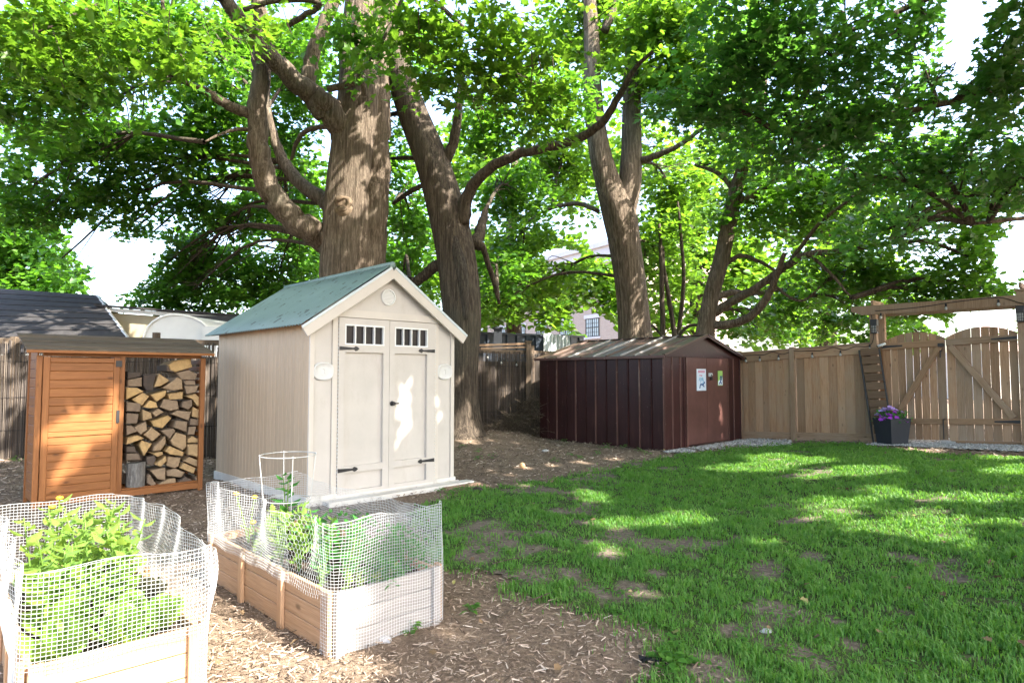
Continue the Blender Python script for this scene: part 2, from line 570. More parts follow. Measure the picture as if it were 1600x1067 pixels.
BARE_PX = [(760, 830, 55), (745, 868, 50), (905, 818, 25), (960, 838, 45), (830, 898, 45), (950, 870, 28), (990, 925, 38), (1030, 900, 20), (895, 900, 30), (870, 800, 18), (1215, 960, 40),
           (1180, 985, 30), (1195, 890, 45), (1270, 875, 25), (1310, 975, 20), (1400, 960, 25), (1270, 1040, 40), (1110, 1050, 55), (1200, 1010, 25), (820, 870, 22), (1080, 870, 22), (1330, 1010, 20), (780, 905, 30), (1140, 990, 30)]
_bare = [(on_ground(a, b)[:2], c * np.linalg.norm(on_ground(a, b)[:2]) / FPX) for a, b, c in BARE_PX]
def bareness(x, y):
    n = fbm(x, y, 1.7, 5)
    v = smooth(.56, .74, n) * .7
    wob = .35 + 1.1 * fbm(x, y, 3.5, 9)
    for c, r in _bare:
        # seen at a low angle the patches are longer in depth than they look
        d = np.sqrt(((x - c[0]) / r) ** 2 + ((y - c[1]) / (r * 1.5)) ** 2)
        v = np.maximum(v, .78 * (1 - smooth(.1 * wob, 1.6 * wob, d)))
    return np.clip(v * (.45 + 1.1 * fbm(x, y, 7, 31)), 0, 1)

def sheet(name, xs, ys, mask=None, dz=0.0, relief=0.0):
    X, Y = np.meshgrid(xs, ys)
    Z = ground(X, Y) + dz
    if relief:
        Z = Z + relief * (fbm(X, Y, 4, 3) - .5)
    nx, ny = len(xs), len(ys)
    V = np.stack([X.ravel(), Y.ravel(), Z.ravel()], 1)
    i = np.arange(nx * ny).reshape(ny, nx)
    F = np.stack([i[:-1, :-1], i[:-1, 1:], i[1:, 1:], i[1:, :-1]], -1).reshape(-1, 4)
    if mask is not None:
        c = V[F].mean(1)
        F = F[mask(c[:, 0], c[:, 1])]
        used = np.unique(F)
        re = -np.ones(len(V), int); re[used] = np.arange(len(used))
        V = V[used]; F = re[F]
    me = bpy.data.meshes.new(name)
    me.from_pydata(V.tolist(), [], F.tolist())
    me.polygons.foreach_set('use_smooth', [True] * len(me.polygons))
    me.update()
    return me, V

def _mulch():
    t = NT('mulch_ground')
    a = t.noise(38, 6, .7); b = t.noise(3.0, 4); c = t.noise(120, 4, .7)
    col = t.ramp(a, [(.3, (.092, .067, .05)), (.5, (.185, .138, .102)), (.72, (.30, .233, .175))])
    col = t.mix(t.ramp(c, [(.45, 0.0), (.7, .6)]), col, (.26, .19, .13))
    col = t.mix(t.ramp(b, [(.4, 0.0), (.7, .5)]), col, (.075, .053, .038))
    return t.done(t.bsdf(col, .95, t.bump(t.mix(.5, a, c), .9, .02), .1))
M['mulch'] = _mulch()
def _lawn():
    t = NT('lawn_ground')
    at = t.n('ShaderNodeAttribute', attribute_type='GEOMETRY', attribute_name='bare')
    a = t.noise(30, 6, .7); b = t.noise(5, 4)
    soil = t.ramp(a, [(.3, (.075, .058, .046)), (.55, (.15, .12, .096)), (.75, (.25, .21, .175))])
    turf = t.ramp(a, [(.3, (.030, .050, .016)), (.6, (.055, .075, .026)), (.8, (.09, .085, .05))])
    f = t.math('ADD', at.outputs['Fac'], t.math('MULTIPLY', t.math('SUBTRACT', b, .5), .5))
    col = t.mix(t.ramp(f, [(.25, 0.0), (.6, 1.0)]), turf, soil)
    return t.done(t.bsdf(col, .95, t.bump(a, .8, .015), .1))
M['lawn'] = _lawn()

def grow(a, b, n, far):
    core = np.linspace(a, b, n)
    out = np.geomspace(1.0, far, 14)
    return np.concatenate([(a - out)[::-1], core, b + out])
me, _ = sheet('ground', grow(-13, 13, 131, 400), grow(-4, 20, 121, 600), relief=.03)
tag(obj('ground', me, None, M['mulch']), kind='structure')

lx, ly = np.arange(-2.5, 14, .09), np.arange(0.6, 14.5, .09)
wobx = lambda x, y: x + .40 * (fbm(x, y, 2.2, 21) - .5)
woby = lambda x, y: y + .50 * (fbm(x, y, 2.2, 22) - .5)
me, V = sheet('lawn', lx, ly, lambda x, y: inside(LAWN, wobx(x, y), woby(x, y)), .016, .03)
at = me.attributes.new('bare', 'FLOAT', 'POINT')
at.data.foreach_set('value', bareness(V[:, 0], V[:, 1]).astype(np.float32))
tag(obj('lawn', me, None, M['lawn']), kind='structure')

def _gravel():
    t = NT('gravel_path')
    vo = t.n('ShaderNodeTexVoronoi'); vo.inputs['Scale'].default_value = 60
    t.l(t.tc.outputs['Object'], vo.inputs['Vector'])
    sep = t.n('ShaderNodeSeparateColor'); t.l(vo.outputs['Color'], sep.inputs[0])
    col = t.ramp(sep.outputs[0], [(0, (.24, .23, .22)), (.5, (.36, .35, .345)), (1, (.52, .51, .50))])
    col = t.mix(t.ramp(t.noise(2, 3), [(.4, 0.0), (.7, .5)]), col, (.26, .24, .22))
    return t.done(t.bsdf(col, .9, t.bump(vo.outputs['Distance'], .6, .01), .2))
M['gravel'] = _gravel()
PATH_PX = [(1395, 690), (1600, 693), (1800, 700), (1900, 760), (1640, 716), (1500, 710), (1420, 704), (1385, 698)]
PATH = np.array([on_ground(*p)[:2] for p in PATH_PX])
gx, gy = np.arange(4, 15, .06), np.arange(5.5, 14, .06)
GATE_E = np.array([0.686, -0.728]); GATE_N = np.array([-0.728, -0.686]); GATE_P = np.array([5.0, 13.8])
def path_mask(x, y):
    s = (x - GATE_P[0]) * GATE_E[0] + (y - GATE_P[1]) * GATE_E[1]
    n = (x - GATE_P[0]) * GATE_N[0] + (y - GATE_P[1]) * GATE_N[1]
    edge = .85 + .15 * (s - 3) + .3 * (fbm(x, y, 1.8, 40) - .5)
    return (s > 2.55 + .3 * fbm(x, y, 2, 41)) & (s < 7.5) & (n > -1.2) & (n < edge)
me, _ = sheet('gravel_path', gx, gy, path_mask, .028)
tag(obj('gravel_path', me, None, M['gravel']), kind='structure')

def _sett():
    return paint('concrete_slab', (.36, .35, .33), .9, .15, 5, .3)
M['concrete'] = _sett()

# ------------------------------------------------------------------ painted garden shed
TH = math.radians(44.4)
U = np.array([math.cos(TH), math.sin(TH)]); Vv = np.array([-math.sin(TH), math.cos(TH)])
SH = np.array([-2.18, 6.76])
SW, SD = 1.99, 2.63
shed = thing('garden_shed', 'beige painted wooden shed with double doors and a green corrugated gable roof', 'shed', (SH[0], SH[1], 0), TH)
b = MB(); b.box(-.02, -.03, -.02, SW + .02, SD + .02, .10); b.box(-.035, -.06, -.02, SW + .05, -.03, .055)
b.build('base_skirt', M['skirt'], shed)
HW = 2.0
nb = 26
bw = SD / nb
for i in range(nb):
    board('siding_board', shed, M['siding'], (0.008, (i + .5) * bw, .10), (0.008, (i + .5) * bw, HW), bw - .0015, .022, (0, 1, 0), .004)
b = MB()
b.box(SW - .02, 0.03, .10, SW, SD, HW); b.box(.02, SD - .02, .10, SW - .02, SD, HW)
b.box(.03, .045, .10, SW - .03, .055, HW + .02)
b.build('wall', M['siding'], shed)
# front panels either side of the doors, corner and door trims
b = MB(); b.prism([(.056, .0, .10), (.267, .0, .10), (.267, .0, 2.04), (.10, .0, 2.04), (.056, .0, 2.01)], (0, .03, 0))
b.build('front_panel', M['shed_front'], shed)
b = MB(); b.prism([(1.735, .0, .10), (SW - .056, .0, .10), (SW - .056, .0, 2.01), (SW - .10, .0, 2.04), (1.735, .0, 2.04)], (0, .03, 0))
b.build('front_panel', M['shed_front'], shed)
for x in (.028, SW - .028):
    board('corner_trim', shed, M['shed_trim'], (x, .002, .10), (x, .002, 2.0), .054, .05, (1, 0, 0), .003)
for x in (.302, 1.699):
    board('door_trim', shed, M['shed_trim'], (x, .004, .085), (x, .004, 2.04), .066, .05, (1, 0, 0), .003)
b = MB(); b.prism([(.09, -.026, 2.043), (SW - .09, -.026, 2.043), (SW - .215, -.026, 2.128), (.215, -.026, 2.128)], (0, .04, 0)); b.build('frieze_board', M['shed_trim'], shed)
# gable
ap = 2.665
b = MB(); b.prism([(.0, .01, 2.02), (SW, .01, 2.02), (SW / 2, .01, ap - .03)], (0, .03, 0))
b.prism([(.0, SD - .03, 2.0), (SW, SD - .03, 2.0), (SW / 2, SD - .03, ap - .03)], (0, .03, 0))
b.build('gable_panel', M['shed_front'], shed)
slope = (ap - 1.985) / (SW / 2)
ux = np.array([SW / 2, 0, ap - 1.985]); ux /= np.linalg.norm(ux)
for sgn in (1, -1):
    e0 = np.array([SW / 2 - sgn * (SW / 2 + .11), -.10, ap - slope * (SW / 2 + .11) - .05])
    e1 = np.array([SW / 2 - sgn * .0, -.10, ap - .05])
    n = np.array([-sgn * ux[2], 0, ux[0]])
    board('barge_board', shed, M['shed_trim'], e0 + n * -.02, e1 + n * -.02, .105, .03 + .001 * sgn, n, .003)
    board('edge_strip', shed, M['galv'], e0 + n * .047 + np.array([0, -.012, 0]), e1 + n * .047 + np.array([0, -.012, 0]), .028, .012 + .001 * sgn, n, .002)
def corrugated(name, parent, mat, p0, across, along, La, Ll, amp, pitch, lift, th=.004, seg=6):
    n = int(La / pitch * seg) + 1
    t_ = np.linspace(0, La, n)
    h = amp * np.sin(t_ / pitch * 2 * math.pi)
    across, along, lift = (np.array(q, float) for q in (across, along, lift))
    rows = [0, .34, .67, 1.0]
    vs = []; fs = []
    for side in (0, 1):
        for r in rows:
            for k in range(n):
                vs.append(np.array(p0) + across * t_[k] + along * Ll * r + lift * (h[k] - side * th))
    m_ = len(rows); off = n * m_
    for r in range(m_ - 1):
        for k in range(n - 1):
            a = r * n + k
            fs.append((a, a + 1, a + n + 1, a + n)); fs.append((off + a, off + a + n, off + a + n + 1, off + a + 1))
    for k in range(n - 1):
        fs.append((k, off + k, off + k + 1, k + 1)); a = (m_ - 1) * n + k
        fs.append((a, a + 1, off + a + 1, off + a))
    b_ = MB(); b_.add(vs, fs)
    return b_.build(name, mat, parent, True)
for sgn in (1, -1):
    al = np.array([sgn * ux[0], 0, ux[2]])
    n = np.array([-sgn * ux[2], 0, ux[0]])
    Ls = (SW / 2 + .13) / ux[0]
    p0 = np.array([SW / 2, -.09, ap + .015]) - al * Ls + n * .022
    corrugated('roof_sheet', shed, M['green_roof'], p0, (0, 1, 0), al, SD + .22, Ls, .011, .072, n)
b = MB(); b.tube([(SW / 2, -.09, ap + .03), (SW / 2, SD + .13, ap + .03)], .04, 8)
b.build('ridge_cap', M['green_roof'], shed, True)
board('eave_batten', shed, M['orange_wood'], (-.06, -.06, 1.955), (-.06, SD + .1, 1.955), .05, .03, (0, 0, 1))
# the two doors
for d0, d1, w0, w1, hinge_x, nm in ((.338, .996, .417, .914, .342, 'l'), (1.000, 1.664, 1.075, 1.545, 1.660, 'r')):
    sgn = 1 if nm == 'l' else -1
    zb, zt = .075, 2.035
    b = MB()
    y0, y1 = -.034, .012
    ow, iw = (w0, w1)
    b.box(d0, y0, zb, ow, y1, zt); b.box(iw, y0, zb, d1, y1, zt)
    for za, zc in ((zb, .115), (.31, .385), (1.65, 1.735), (1.962, zt)):
        b.box(ow, y0, za, iw, y1, zc)
    b.box(ow - .004, .004, .111, iw + .004, .009, .314); b.box(ow - .004, .004, .381, iw + .004, .009, 1.654)
    door = b.build('door', M['shed_front'], shed)
    pw = (iw - ow) / 4
    for k in range(4):
        b = MB(); b.box(ow + k * pw + .006, -.004, 1.741, ow + (k + 1) * pw - .006, .0, 1.956)
        b.build('window_pane', M['dark_glass'], door)
    b = MB()
    for k in range(5):
        xc = ow + k * pw
        b.box(xc - .007, -.039, 1.737, xc + .007, .004, 1.960)
    for zc in (1.741, 1.956):
        b.box(ow - .008, -.0395, zc - .008, iw + .008, .0035, zc + .008)
    b.build('window_frame', M['white'], door)
    for zh in (1.692, .345):
        L = .25
        x0 = hinge_x
        pts = [(0, .022), (.17, .011), (.185, .013), (.20, .027), (.225, .020), (L, 0), (.225, -.020), (.20, -.027), (.185, -.013), (.17, -.011), (0, -.022)]
        b = MB(); b.prism([(x0 + sgn * px_, -.043, zh + q) for px_, q in pts], (0, .008, 0))
        for q in (.03, .10):
            b.lathe([(.006, .0), (.006, .004), (.002, .006)], (x0 + sgn * q, -.043, zh), 8, 'y')
        b.build('hinge', M['black_iron'], door)
    b = MB()
    xk = hinge_x - sgn * .012
    for k in range(46):
        zk = .12 + k * .0415
        b.lathe([(.006, 0), (.006, .003), (.0025, .0045)], (xk, -.0345, zk), 6, 'y')
    tag(b.build('screw_row', M['galv'], shed), kind='stuff')
b = MB(); b.lathe([(.03, 0), (.03, .006), (.012, .012), (.012, .035), (.024, .04), (.02, .055)], (1.036, -.034, 1.06), 12, 'y')
b.box(1.03, -.084, 1.052, 1.11, -.074, 1.068)
b.build('door_handle', M['black_iron'], shed)
b = MB(); b.lathe([(.098, 0), (.098, .018), (.088, .024), (.082, .016), (.082, .004)], (SW / 2, .008, 2.315), 28, 'y')
vent = b.build('vent', M['white'], shed)
for k in range(9):
    z = 2.315 - .066 + k * .0165
    hw = math.sqrt(max(.08 ** 2 - (z - 2.315) ** 2, 0))
    board('louvre', vent, M['white'], (SW / 2 - hw, -.004, z), (SW / 2 + hw, -.004, z), .012, .004, (0, .6, -.8), .001)
# oval plaques
for x, lab in ((.168, 'white oval plaque on the shed front to the left of the doors'), (1.838, 'white oval plaque on the shed front to the right of the doors')):
    def sq(a, r):
        c, s = math.cos(a), math.sin(a)
        e = 2.6
        return r * math.copysign(abs(c) ** (2 / e), c), r * .82 * math.copysign(abs(s) ** (2 / e), s)
    b = MB(); vs = []; fs = []; n = 36
    prof = [(.120, 0), (.122, .012), (.112, .024), (.100, .022), (.094, .014), (.05, .016), (.02, .017)]
    for r, h in prof:
        for k in range(n):
            q = sq(2 * math.pi * k / n, r)
            vs.append((q[0], -h, q[1]))
    for i in range(len(prof) - 1):
        for k in range(n):
            a, c = i * n + k, i * n + (k + 1) % n
            fs.append((a, a + n, c + n, c))
    fs.append(tuple((len(prof) - 1) * n + k for k in range(n))[::-1]); fs.append(tuple(range(n)))
    b.add(vs, fs)
    w = SH + U * x + Vv * -.004
    pl = thing('wall_plaque', lab, 'plaque', (w[0], w[1], 1.435), TH, 'oval plaques on the shed front')
    b.build('plate', M['plaque'], pl, True)
    b = MB(); b.tube(spline([(-.012, -.017, .022), (.004, -.020, .026), (.012, -.020, .005), (.010, -.020, -.02), (.022, -.017, -.026)], 14), .0045, 6)
    b.tube(spline([(-.035, -.016, -.030), (0, -.018, -.040), (.035, -.016, -.028)], 10), .0025, 6)
    b.build('relief', M['plaque'], pl, True)
w = SH + U * 1.1 + Vv * -.12
sb = thing('step_board', 'low greyed timber sill lying in front of the beige shed', 'timber', (w[0], w[1], 0), TH)
b = MB(); b.box(-.95, -.10, -.02, 1.06, .05, .05); b.build('sill_timber', M['skirt'], sb)
b = MB(); b.box(.55, -.16, -.02, 1.12, -.10, .03); b.build('sill_end', M['fence_grey'], sb)

# ------------------------------------------------------------------ steel shed
TM = math.radians(42.7)
MU = np.array([math.cos(TM), math.sin(TM)]); MV = np.array([-math.sin(TM), math.cos(TM)])
MS = np.array([2.78, 11.59]); MW, MD = 2.86, 3.22
ms = thing('metal_shed', 'dark maroon ribbed steel shed with a low gable roof by the fence', 'shed', (MS[0], MS[1], 0), TM)
HM = 1.755
b = MB(); b.box(0, 0.02, -.05, MW, MD, .03); b.build('base_frame', M['maroon'], ms)
npn = 12
pw = MD / npn
for i in range(npn):
    y0 = i * pw
    b = MB()
    b.prism([(.02, y0 + .012, .02), (.0, y0 + .028, .02), (.0, y0 + pw - .028, .02), (.02, y0 + pw - .012, .02), (.03, y0 + pw / 2, .02)], (0, 0, HM - .02))
    b.build('side_panel', M['maroon'], ms)
    rb = MB(); rb.prism([(.018, y0 - .014, .02), (-.016, y0 - .007, .02), (-.016, y0 + .007, .02), (.018, y0 + .014, .02)], (0, 0, HM - .02))
    rb.build('rib', M['rib'] if i % 2 == 0 else M['maroon'], ms)
b = MB(); b.box(MW - .02, 0.05, .02, MW, MD, HM); b.box(.03, MD - .02, .02, MW - .02, MD, HM)
b.build('wall', M['maroon'], ms)
FX = [.0, .30, .66, .775]
for x0, x1 in ((.0, .27), (.27, .54), (.54, .745), (2.315, 2.57), (2.57, 2.86)):
    b = MB(); b.box(x0 + .012, .0, .02, x1 - .012, .03, HM); b.build('front_panel', M['maroon'], ms)
for x, mt in ((.0, 'maroon'), (.27, 'rib'), (.54, 'rib'), (.66, 'maroon'), (2.57, 'rib'), (2.85, 'maroon')):
    b = MB(); b.prism([(x - .014, .02, .02), (x - .007, -.018, .02), (x + .007, -.018, .02), (x + .014, .02, .02)], (0, 0, HM - .02))
    b.build('rib', M[mt], ms)
for xa, xb in ((.745, .775), (2.317, 2.34)):
    b = MB(); b.box(xa, -.02, .02, xb, .03, HM); b.build('door_jamb', M['rib'], ms)
b = MB(); b.box(.777, -.008, .05, 1.545, .02, HM - .01); b.box(1.549, -.008, .05, 2.315, .02, HM - .01)
b.box(1.5, -.012, .05, 1.545, -.0085, HM - .01)
dr = b.build('door', M['maroon_door'], ms)
b = MB(); b.box(1.56, -.035, 1.36, 1.60, -.009, 1.43); b.box(1.63, -.035, 1.36, 1.67, -.009, 1.43); b.box(1.56, -.045, 1.385, 1.67, -.035, 1.405)
b.build('hasp', M['galv'], dr)
b = MB(); b.box(1.585, -.06, 1.29, 1.64, -.036, 1.35); b.tube(spline([(1.595, -.048, 1.35), (1.595, -.048, 1.385), (1.613, -.048, 1.40), (1.63, -.048, 1.385), (1.63, -.048, 1.35)], 12), .006, 6)
b.build('padlock', M['black_iron'], dr)
AM = 2.17; EV = 1.76
b = MB(); b.prism([(.0, .0, EV), (MW, .0, EV), (MW / 2, .0, AM - .03)], (0, .02, 0)); b.prism([(.0, MD - .02, EV), (MW, MD - .02, EV), (MW / 2, MD - .02, AM - .03)], (0, .02, 0))
b.box(-.03, -.025, EV - .03, MW + .03, -.002, EV + .02)
b.build('gable_panel', M['maroon'], ms)
sm = (AM - EV) / (MW / 2)
axm = np.array([MW / 2, 0, AM - EV]); axm /= np.linalg.norm(axm)
for sgn in (1, -1):
    al = np.array([sgn * axm[0], 0, axm[2]]); n = np.array([-sgn * axm[2], 0, axm[0]])
    Ls = (MW / 2 + .07) / axm[0]
    e0 = np.array([MW / 2, 0, AM]) - al * Ls
    for i in range(10):
        y0 = -.08 + i * (MD + .16) / 10; y1 = y0 + (MD + .16) / 10
        p = [e0 + np.array([0, y0 + .004, 0]), e0 + np.array([0, y1 - .004, 0])]
        b = MB(); b.prism([p[0], p[1], p[1] + al * Ls, p[0] + al * Ls], n * .012)
        b.build('roof_panel', M['roof_brown'], ms)
        b = MB(); q = e0 + np.array([0, y0, 0]) + n * .012
        b.prism([q + np.array([0, -.022, 0]), q + np.array([0, .022, 0]), q + n * .028 + np.array([0, .012, 0]), q + n * .028 + np.array([0, -.012, 0])], al * (Ls - .01))
        b.build('roof_seam', M['roof_light'] if i in (2, 3, 5, 7) else M['roof_brown'], ms)
    board('roof_edge', ms, M['maroon'], e0 + np.array([0, -.085, 0]), np.array([MW / 2, -.085, AM]), .06, .014 + .001 * sgn, n, .002)
    board('eave_strip', ms, M['rib'], e0 + np.array([0, -.08, -.012]), e0 + np.array([0, MD + .08, -.012]), .05, .012, (0, 0, 1), .002)
board('ridge_strip', ms, M['roof_brown'], (MW / 2, -.085, AM + .018), (MW / 2, MD + .08, AM + .018), .16, .012, (1, 0, 0), .003)
# signs on the doors
def sign(name, lab, x0, x1, z0, z1):
    w = MS + MU * (x0 + x1) / 2 + MV * -.016
    r = thing(name, lab, 'sign', (w[0], w[1], (z0 + z1) / 2), TM)
    return r, (x1 - x0), (z1 - z0)
def ell(b, cx, cz, rx, rz, y, n=14, d=.0008):
    b.prism([(cx + rx * math.cos(2 * math.pi * k / n), y, cz + rz * math.sin(2 * math.pi * k / n)) for k in range(n)], (0, -d, 0))
def stroke(b, pts, w, y, d=.0008):
    for p, q in zip(pts[:-1], pts[1:]):
        p = np.array(p); q = np.array(q); t_ = q - p; L = np.linalg.norm(t_)
        m_ = np.array([-t_[1], t_[0]]) / L * w / 2
        b.prism([(p[0] + m_[0], y, p[1] + m_[1]), (p[0] - m_[0], y, p[1] - m_[1]), (q[0] - m_[0], y, q[1] - m_[1]), (q[0] + m_[0], y, q[1] + m_[1])], (0, -d, 0))
M['sign_white'] = paint('sign_pale_blue', (.55, .64, .76), .4, .08)
M['sign_green'] = paint('sign_green', (.30, .52, .14), .4, .15)
M['print_pink'] = paint('print_pink', (.50, .16, .26), .5, .1)
M['print_blue'] = paint('print_blue', (.04, .10, .26), .5, .2)
M['print_sky'] = paint('print_sky', (.22, .42, .62), .5, .2)
r, w_, h_ = sign('poster', 'pale blue tall poster with a dark figure on the maroon shed door', 1.109, 1.45, 1.085, 1.51)
b = MB(); b.box(-w_ / 2, -.003, -h_ / 2, w_ / 2, .004, h_ / 2); b.build('sheet', M['sign_white'], r)
b = MB()
for k in range(6):
    x = -.118 + k * .042
    b.box(x, -.0042, .135, x + .030, -.003, .185)
b.box(-.07, -.0042, .075, -.035, -.003, .10); b.box(-.02, -.0042, .07, .03, -.003, .095)
b.build('print_heading', M['print_pink'], r)
b = MB(); stroke(b, [(-.09, -.02), (-.05, .05), (-.03, -.06)], .025, -.0035); stroke(b, [(.05, .04), (.08, -.04), (.02, -.09)], .025, -.0035); ell(b, .02, .01, .035, .04, -.0032)
b.build('print_shapes', M['print_sky'], r)
b = MB(); stroke(b, [(-.07, -.17), (-.04, -.085), (.04, -.10), (.09, -.075)], .034, -.0040); stroke(b, [(.04, -.10), (.10, -.14)], .03, -.0048); ell(b, .105, -.055, .022, .024, -.0042)
b.build('print_figure', M['print_blue'], r)
r, w_, h_ = sign('poster', 'narrow green poster with a dark figure on the maroon shed door', 1.92, 2.10, 1.175, 1.475)
b = MB(); b.box(-w_ / 2, -.003, -h_ / 2, w_ / 2, .004, h_ / 2); b.build('sheet', M['sign_green'], r)
b = MB(); b.prism([(-.085, -.003, -.14), (.085, -.003, -.14), (.085, -.003, .02), (.02, -.003, -.02), (-.085, -.003, -.06)], (0, -.0006, 0)); b.build('print_snow', M['sign_white'], r)
b = MB(); ell(b, .01, .025, .03, .028, -.0045); stroke(b, [(.015, .0), (.0, -.06), (-.05, -.12)], .034, -.0042); stroke(b, [(.0, -.05), (.05, -.02), (.06, .05)], .022, -.0055); stroke(b, [(.0, -.06), (.04, -.12)], .028, -.0062)
b.build('print_figure', M['print_blue'], r)
w = MS + MU * 1.9 + MV * -.45
gs = MB(); gs.box(-.95, -.36, -.05, 1.0, .36, .03)
tag(gs.build('paving_slab', M['concrete'], None, M=Matrix.Translation((w[0], w[1], 0)) @ Matrix.Rotation(TM, 4, 'Z')), kind='structure')

# ------------------------------------------------------------------ back fence of reeds
BF = np.array([(-12.5, 8.4), (-4.9, 10.6), (1.3, 15.7), (2.75, 16.3)])
TOPZ = 1.97
bf = thing('reed_fence', 'grey brown dried reed screen fence along the back of the yard', 'fence', (0, 0, 0))
V = []
for a, c in zip(BF[:-1], BF[1:]):
    L = np.linalg.norm(c - a); n = int(L / .014)
    t_ = (np.arange(n) + RNG.random(n) * .6) / n
    xy = a + (c - a) * t_[:, None]
    nrm = np.array([(c - a)[1], -(c - a)[0]]) / L
    off = RNG.normal(0, .004, n)
    g0 = ground(xy[:, 0], xy[:, 1]); top = TOPZ - .03 - RNG.random(n) ** 3 * .16
    ln = RNG.normal(0, .012, (n, 2)); rd = RNG.uniform(.0045, .0085, n)
    e = (c - a) / L
    k = []
    for ang in (0, 2.1, 4.2):
        dx = (math.cos(ang) * e[None, :] + math.sin(ang) * nrm[None, :]) * rd[:, None]
        k.append(np.concatenate([xy + dx + nrm * off[:, None], (g0 - .02)[:, None]], 1))
    for ang in (0, 2.1, 4.2):
        dx = (math.cos(ang) * e[None, :] + math.sin(ang) * nrm[None, :]) * rd[:, None]
        k.append(np.concatenate([xy + dx + nrm * off[:, None] + ln, top[:, None]], 1))
    V.append(np.stack(k, 1))
me = np_mesh('reeds', np.concatenate(V), [(0, 1, 4, 3), (1, 2, 5, 4), (2, 0, 3, 5), (3, 4, 5)], M['reed'])
tag(obj('reeds', me, bf), kind='stuff')
b = MB()
for a, c in zip(BF[:-1], BF[1:]):
    L = np.linalg.norm(c - a); nrm = np.array([(c - a)[1], -(c - a)[0]]) / L
    for z in (.55, 1.05, 1.6):
        n = max(2, int(L / .5))
        pts = [(*(a + (c - a) * i / n + nrm * (.013 + .003 * R.random())), z + R.uniform(-.02, .02)) for i in range(n + 1)]
        b.tube(pts, .0035, 4)
b.build('binding_wire', M['cable'], bf)
for a, c in zip(BF[:-1], BF[1:]):
    L = np.linalg.norm(c - a); nrm = np.array([-(c - a)[1], (c - a)[0]]) / L
    n = max(1, int(round(L / 2.2)))
    for i in range(n):
        p = a + (c - a) * (i + .5) / n + nrm * .06
        board('post', bf, M['grey_roof_wood'], (*p, -.1), (*p, TOPZ + (.12 if i % 2 else .02)), .09, .09, (1, 0, 0))
        q0, q1 = a + (c - a) * i / n + nrm * .03, a + (c - a) * (i + 1) / n + nrm * .03
        board('rail', bf, M['grey_roof_wood'], (*q0, TOPZ - .04 + R.uniform(-.01, .01)), (*q1, TOPZ - .04 + R.uniform(-.01, .01)), .09, .035, (0, 0, 1))
        board('backing_board', bf, M['grey_roof_wood'], (*(q0 + nrm * .05), .85), (*(q1 + nrm * .05), .85), 1.7, .02, (0, 0, 1))
# the loose boards stacked on the fence beside the second trunk, and the post there
q0 = at_depth(746, 541, 14.1); q1 = at_depth(826, 539, 14.9)
st = thing('loose_board', 'pale weathered board lying along the reed fence top beside the leaning trunk', 'board', tuple(q0))
d_ = q1 - q0
board('plank', st, M['fence_grey'], (0, 0, .02), tuple(d_ + np.array([0, 0, .03])), .05, .04, (0, 0, 1))
board('plank', st, M['fence_grey'], tuple(d_ * .05 + np.array([0, .02, -.05])), tuple(d_ * .95 + np.array([0, .02, -.05])), .04, .05, (0, 0, 1))
q = at_depth(826, 545, 14.85)
b = MB(); b.box(-.06, -.06, -q[2], .06, .06, .16); b.box(-.075, -.075, .161, .075, .075, .185)
tag(b.build('fence_post', M['grey_roof_wood'], None, loc=tuple(q)), 'grey capped post rising above the reed fence near the maroon shed', 'post')

# ------------------------------------------------------------------ board fence, gate and arbour
def fp(s, z, n=0.0, rel=True):
    p = GATE_P + GATE_E * s + GATE_N * n
    return (p[0], p[1], z + (.048 * s + .02 if rel else 0))
E3 = (GATE_E[0], GATE_E[1], 0)
wf = thing('board_fence', 'weathered brown vertical board fence running to the gate', 'fence', (0, 0, 0))
def fboard(s0, s1, z0, z1, mat, n=0.0, name='fence_board', parent=None, t=.022):
    sm_ = (s0 + s1) / 2
    return board(name, parent or wf, mat, fp(sm_, z0, n), fp(sm_, z1, n), s1 - s0, t, E3, .004)
edges = [.06, .17, .33, .49, .62, .77, .93, 1.08]
for a, c in zip(edges[:-1], edges[1:]):
    fboard(a + .002, c - .002, .12, 1.70, M['fence_wood'] if R.random() < .75 else M['fence_grey'], R.uniform(-.003, .003))
edges = [1.20, 1.36, 1.50, 1.66, 1.83, 1.99, 2.13, 2.30, 2.47, 2.65]
for a, c in zip(edges[:-1], edges[1:]):
    fboard(a + .002, c - .002, .12, 1.70, M['fence_wood'] if R.random() < .75 else M['fence_grey'], R.uniform(-.003, .003))
fboard(.0, .06, .0, 1.70, M['fence_grey'], .0)
for a, c in ((.0, 1.09), (1.19, 2.66)):
    board('kick_board', wf, M['fence_grey'], fp(a, .075, .03), fp(c, .075, .03), .15, .03, (0, 0, 1))
    board('top_board', wf, M['fence_wood'], fp(a, 1.74, .03), fp(c, 1.74, .03), .18, .03, (0, 0, 1))
    board('cap_rail', wf, M['fence_grey'], fp(a, 1.847, .01), fp(c, 1.847, .01), .11, .03, (GATE_N[0], GATE_N[1], 0))
for s in (-.03, 1.138):
    board('fence_post', wf, M['fence_grey'], fp(s, -.05, .02), fp(s, 1.89, .02), .10, .10, E3)
e_ = [4.94 + .15 * k for k in range(21)]
for a, c in zip(e_[:-1], e_[1:]):
    fboard(a + .002, c - .002, .12, 1.70, M['fence_wood'] if R.random() < .75 else M['fence_grey'], R.uniform(-.003, .003))
board('kick_board', wf, M['fence_grey'], fp(4.94, .075, .03), fp(7.94, .075, .03), .15, .03, (0, 0, 1))
board('top_board', wf, M['fence_wood'], fp(4.94, 1.74, .03), fp(7.94, 1.74, .03), .18, .03, (0, 0, 1))
board('cap_rail', wf, M['fence_grey'], fp(4.94, 1.847, .01), fp(7.94, 1.847, .01), .11, .03, (GATE_N[0], GATE_N[1], 0))
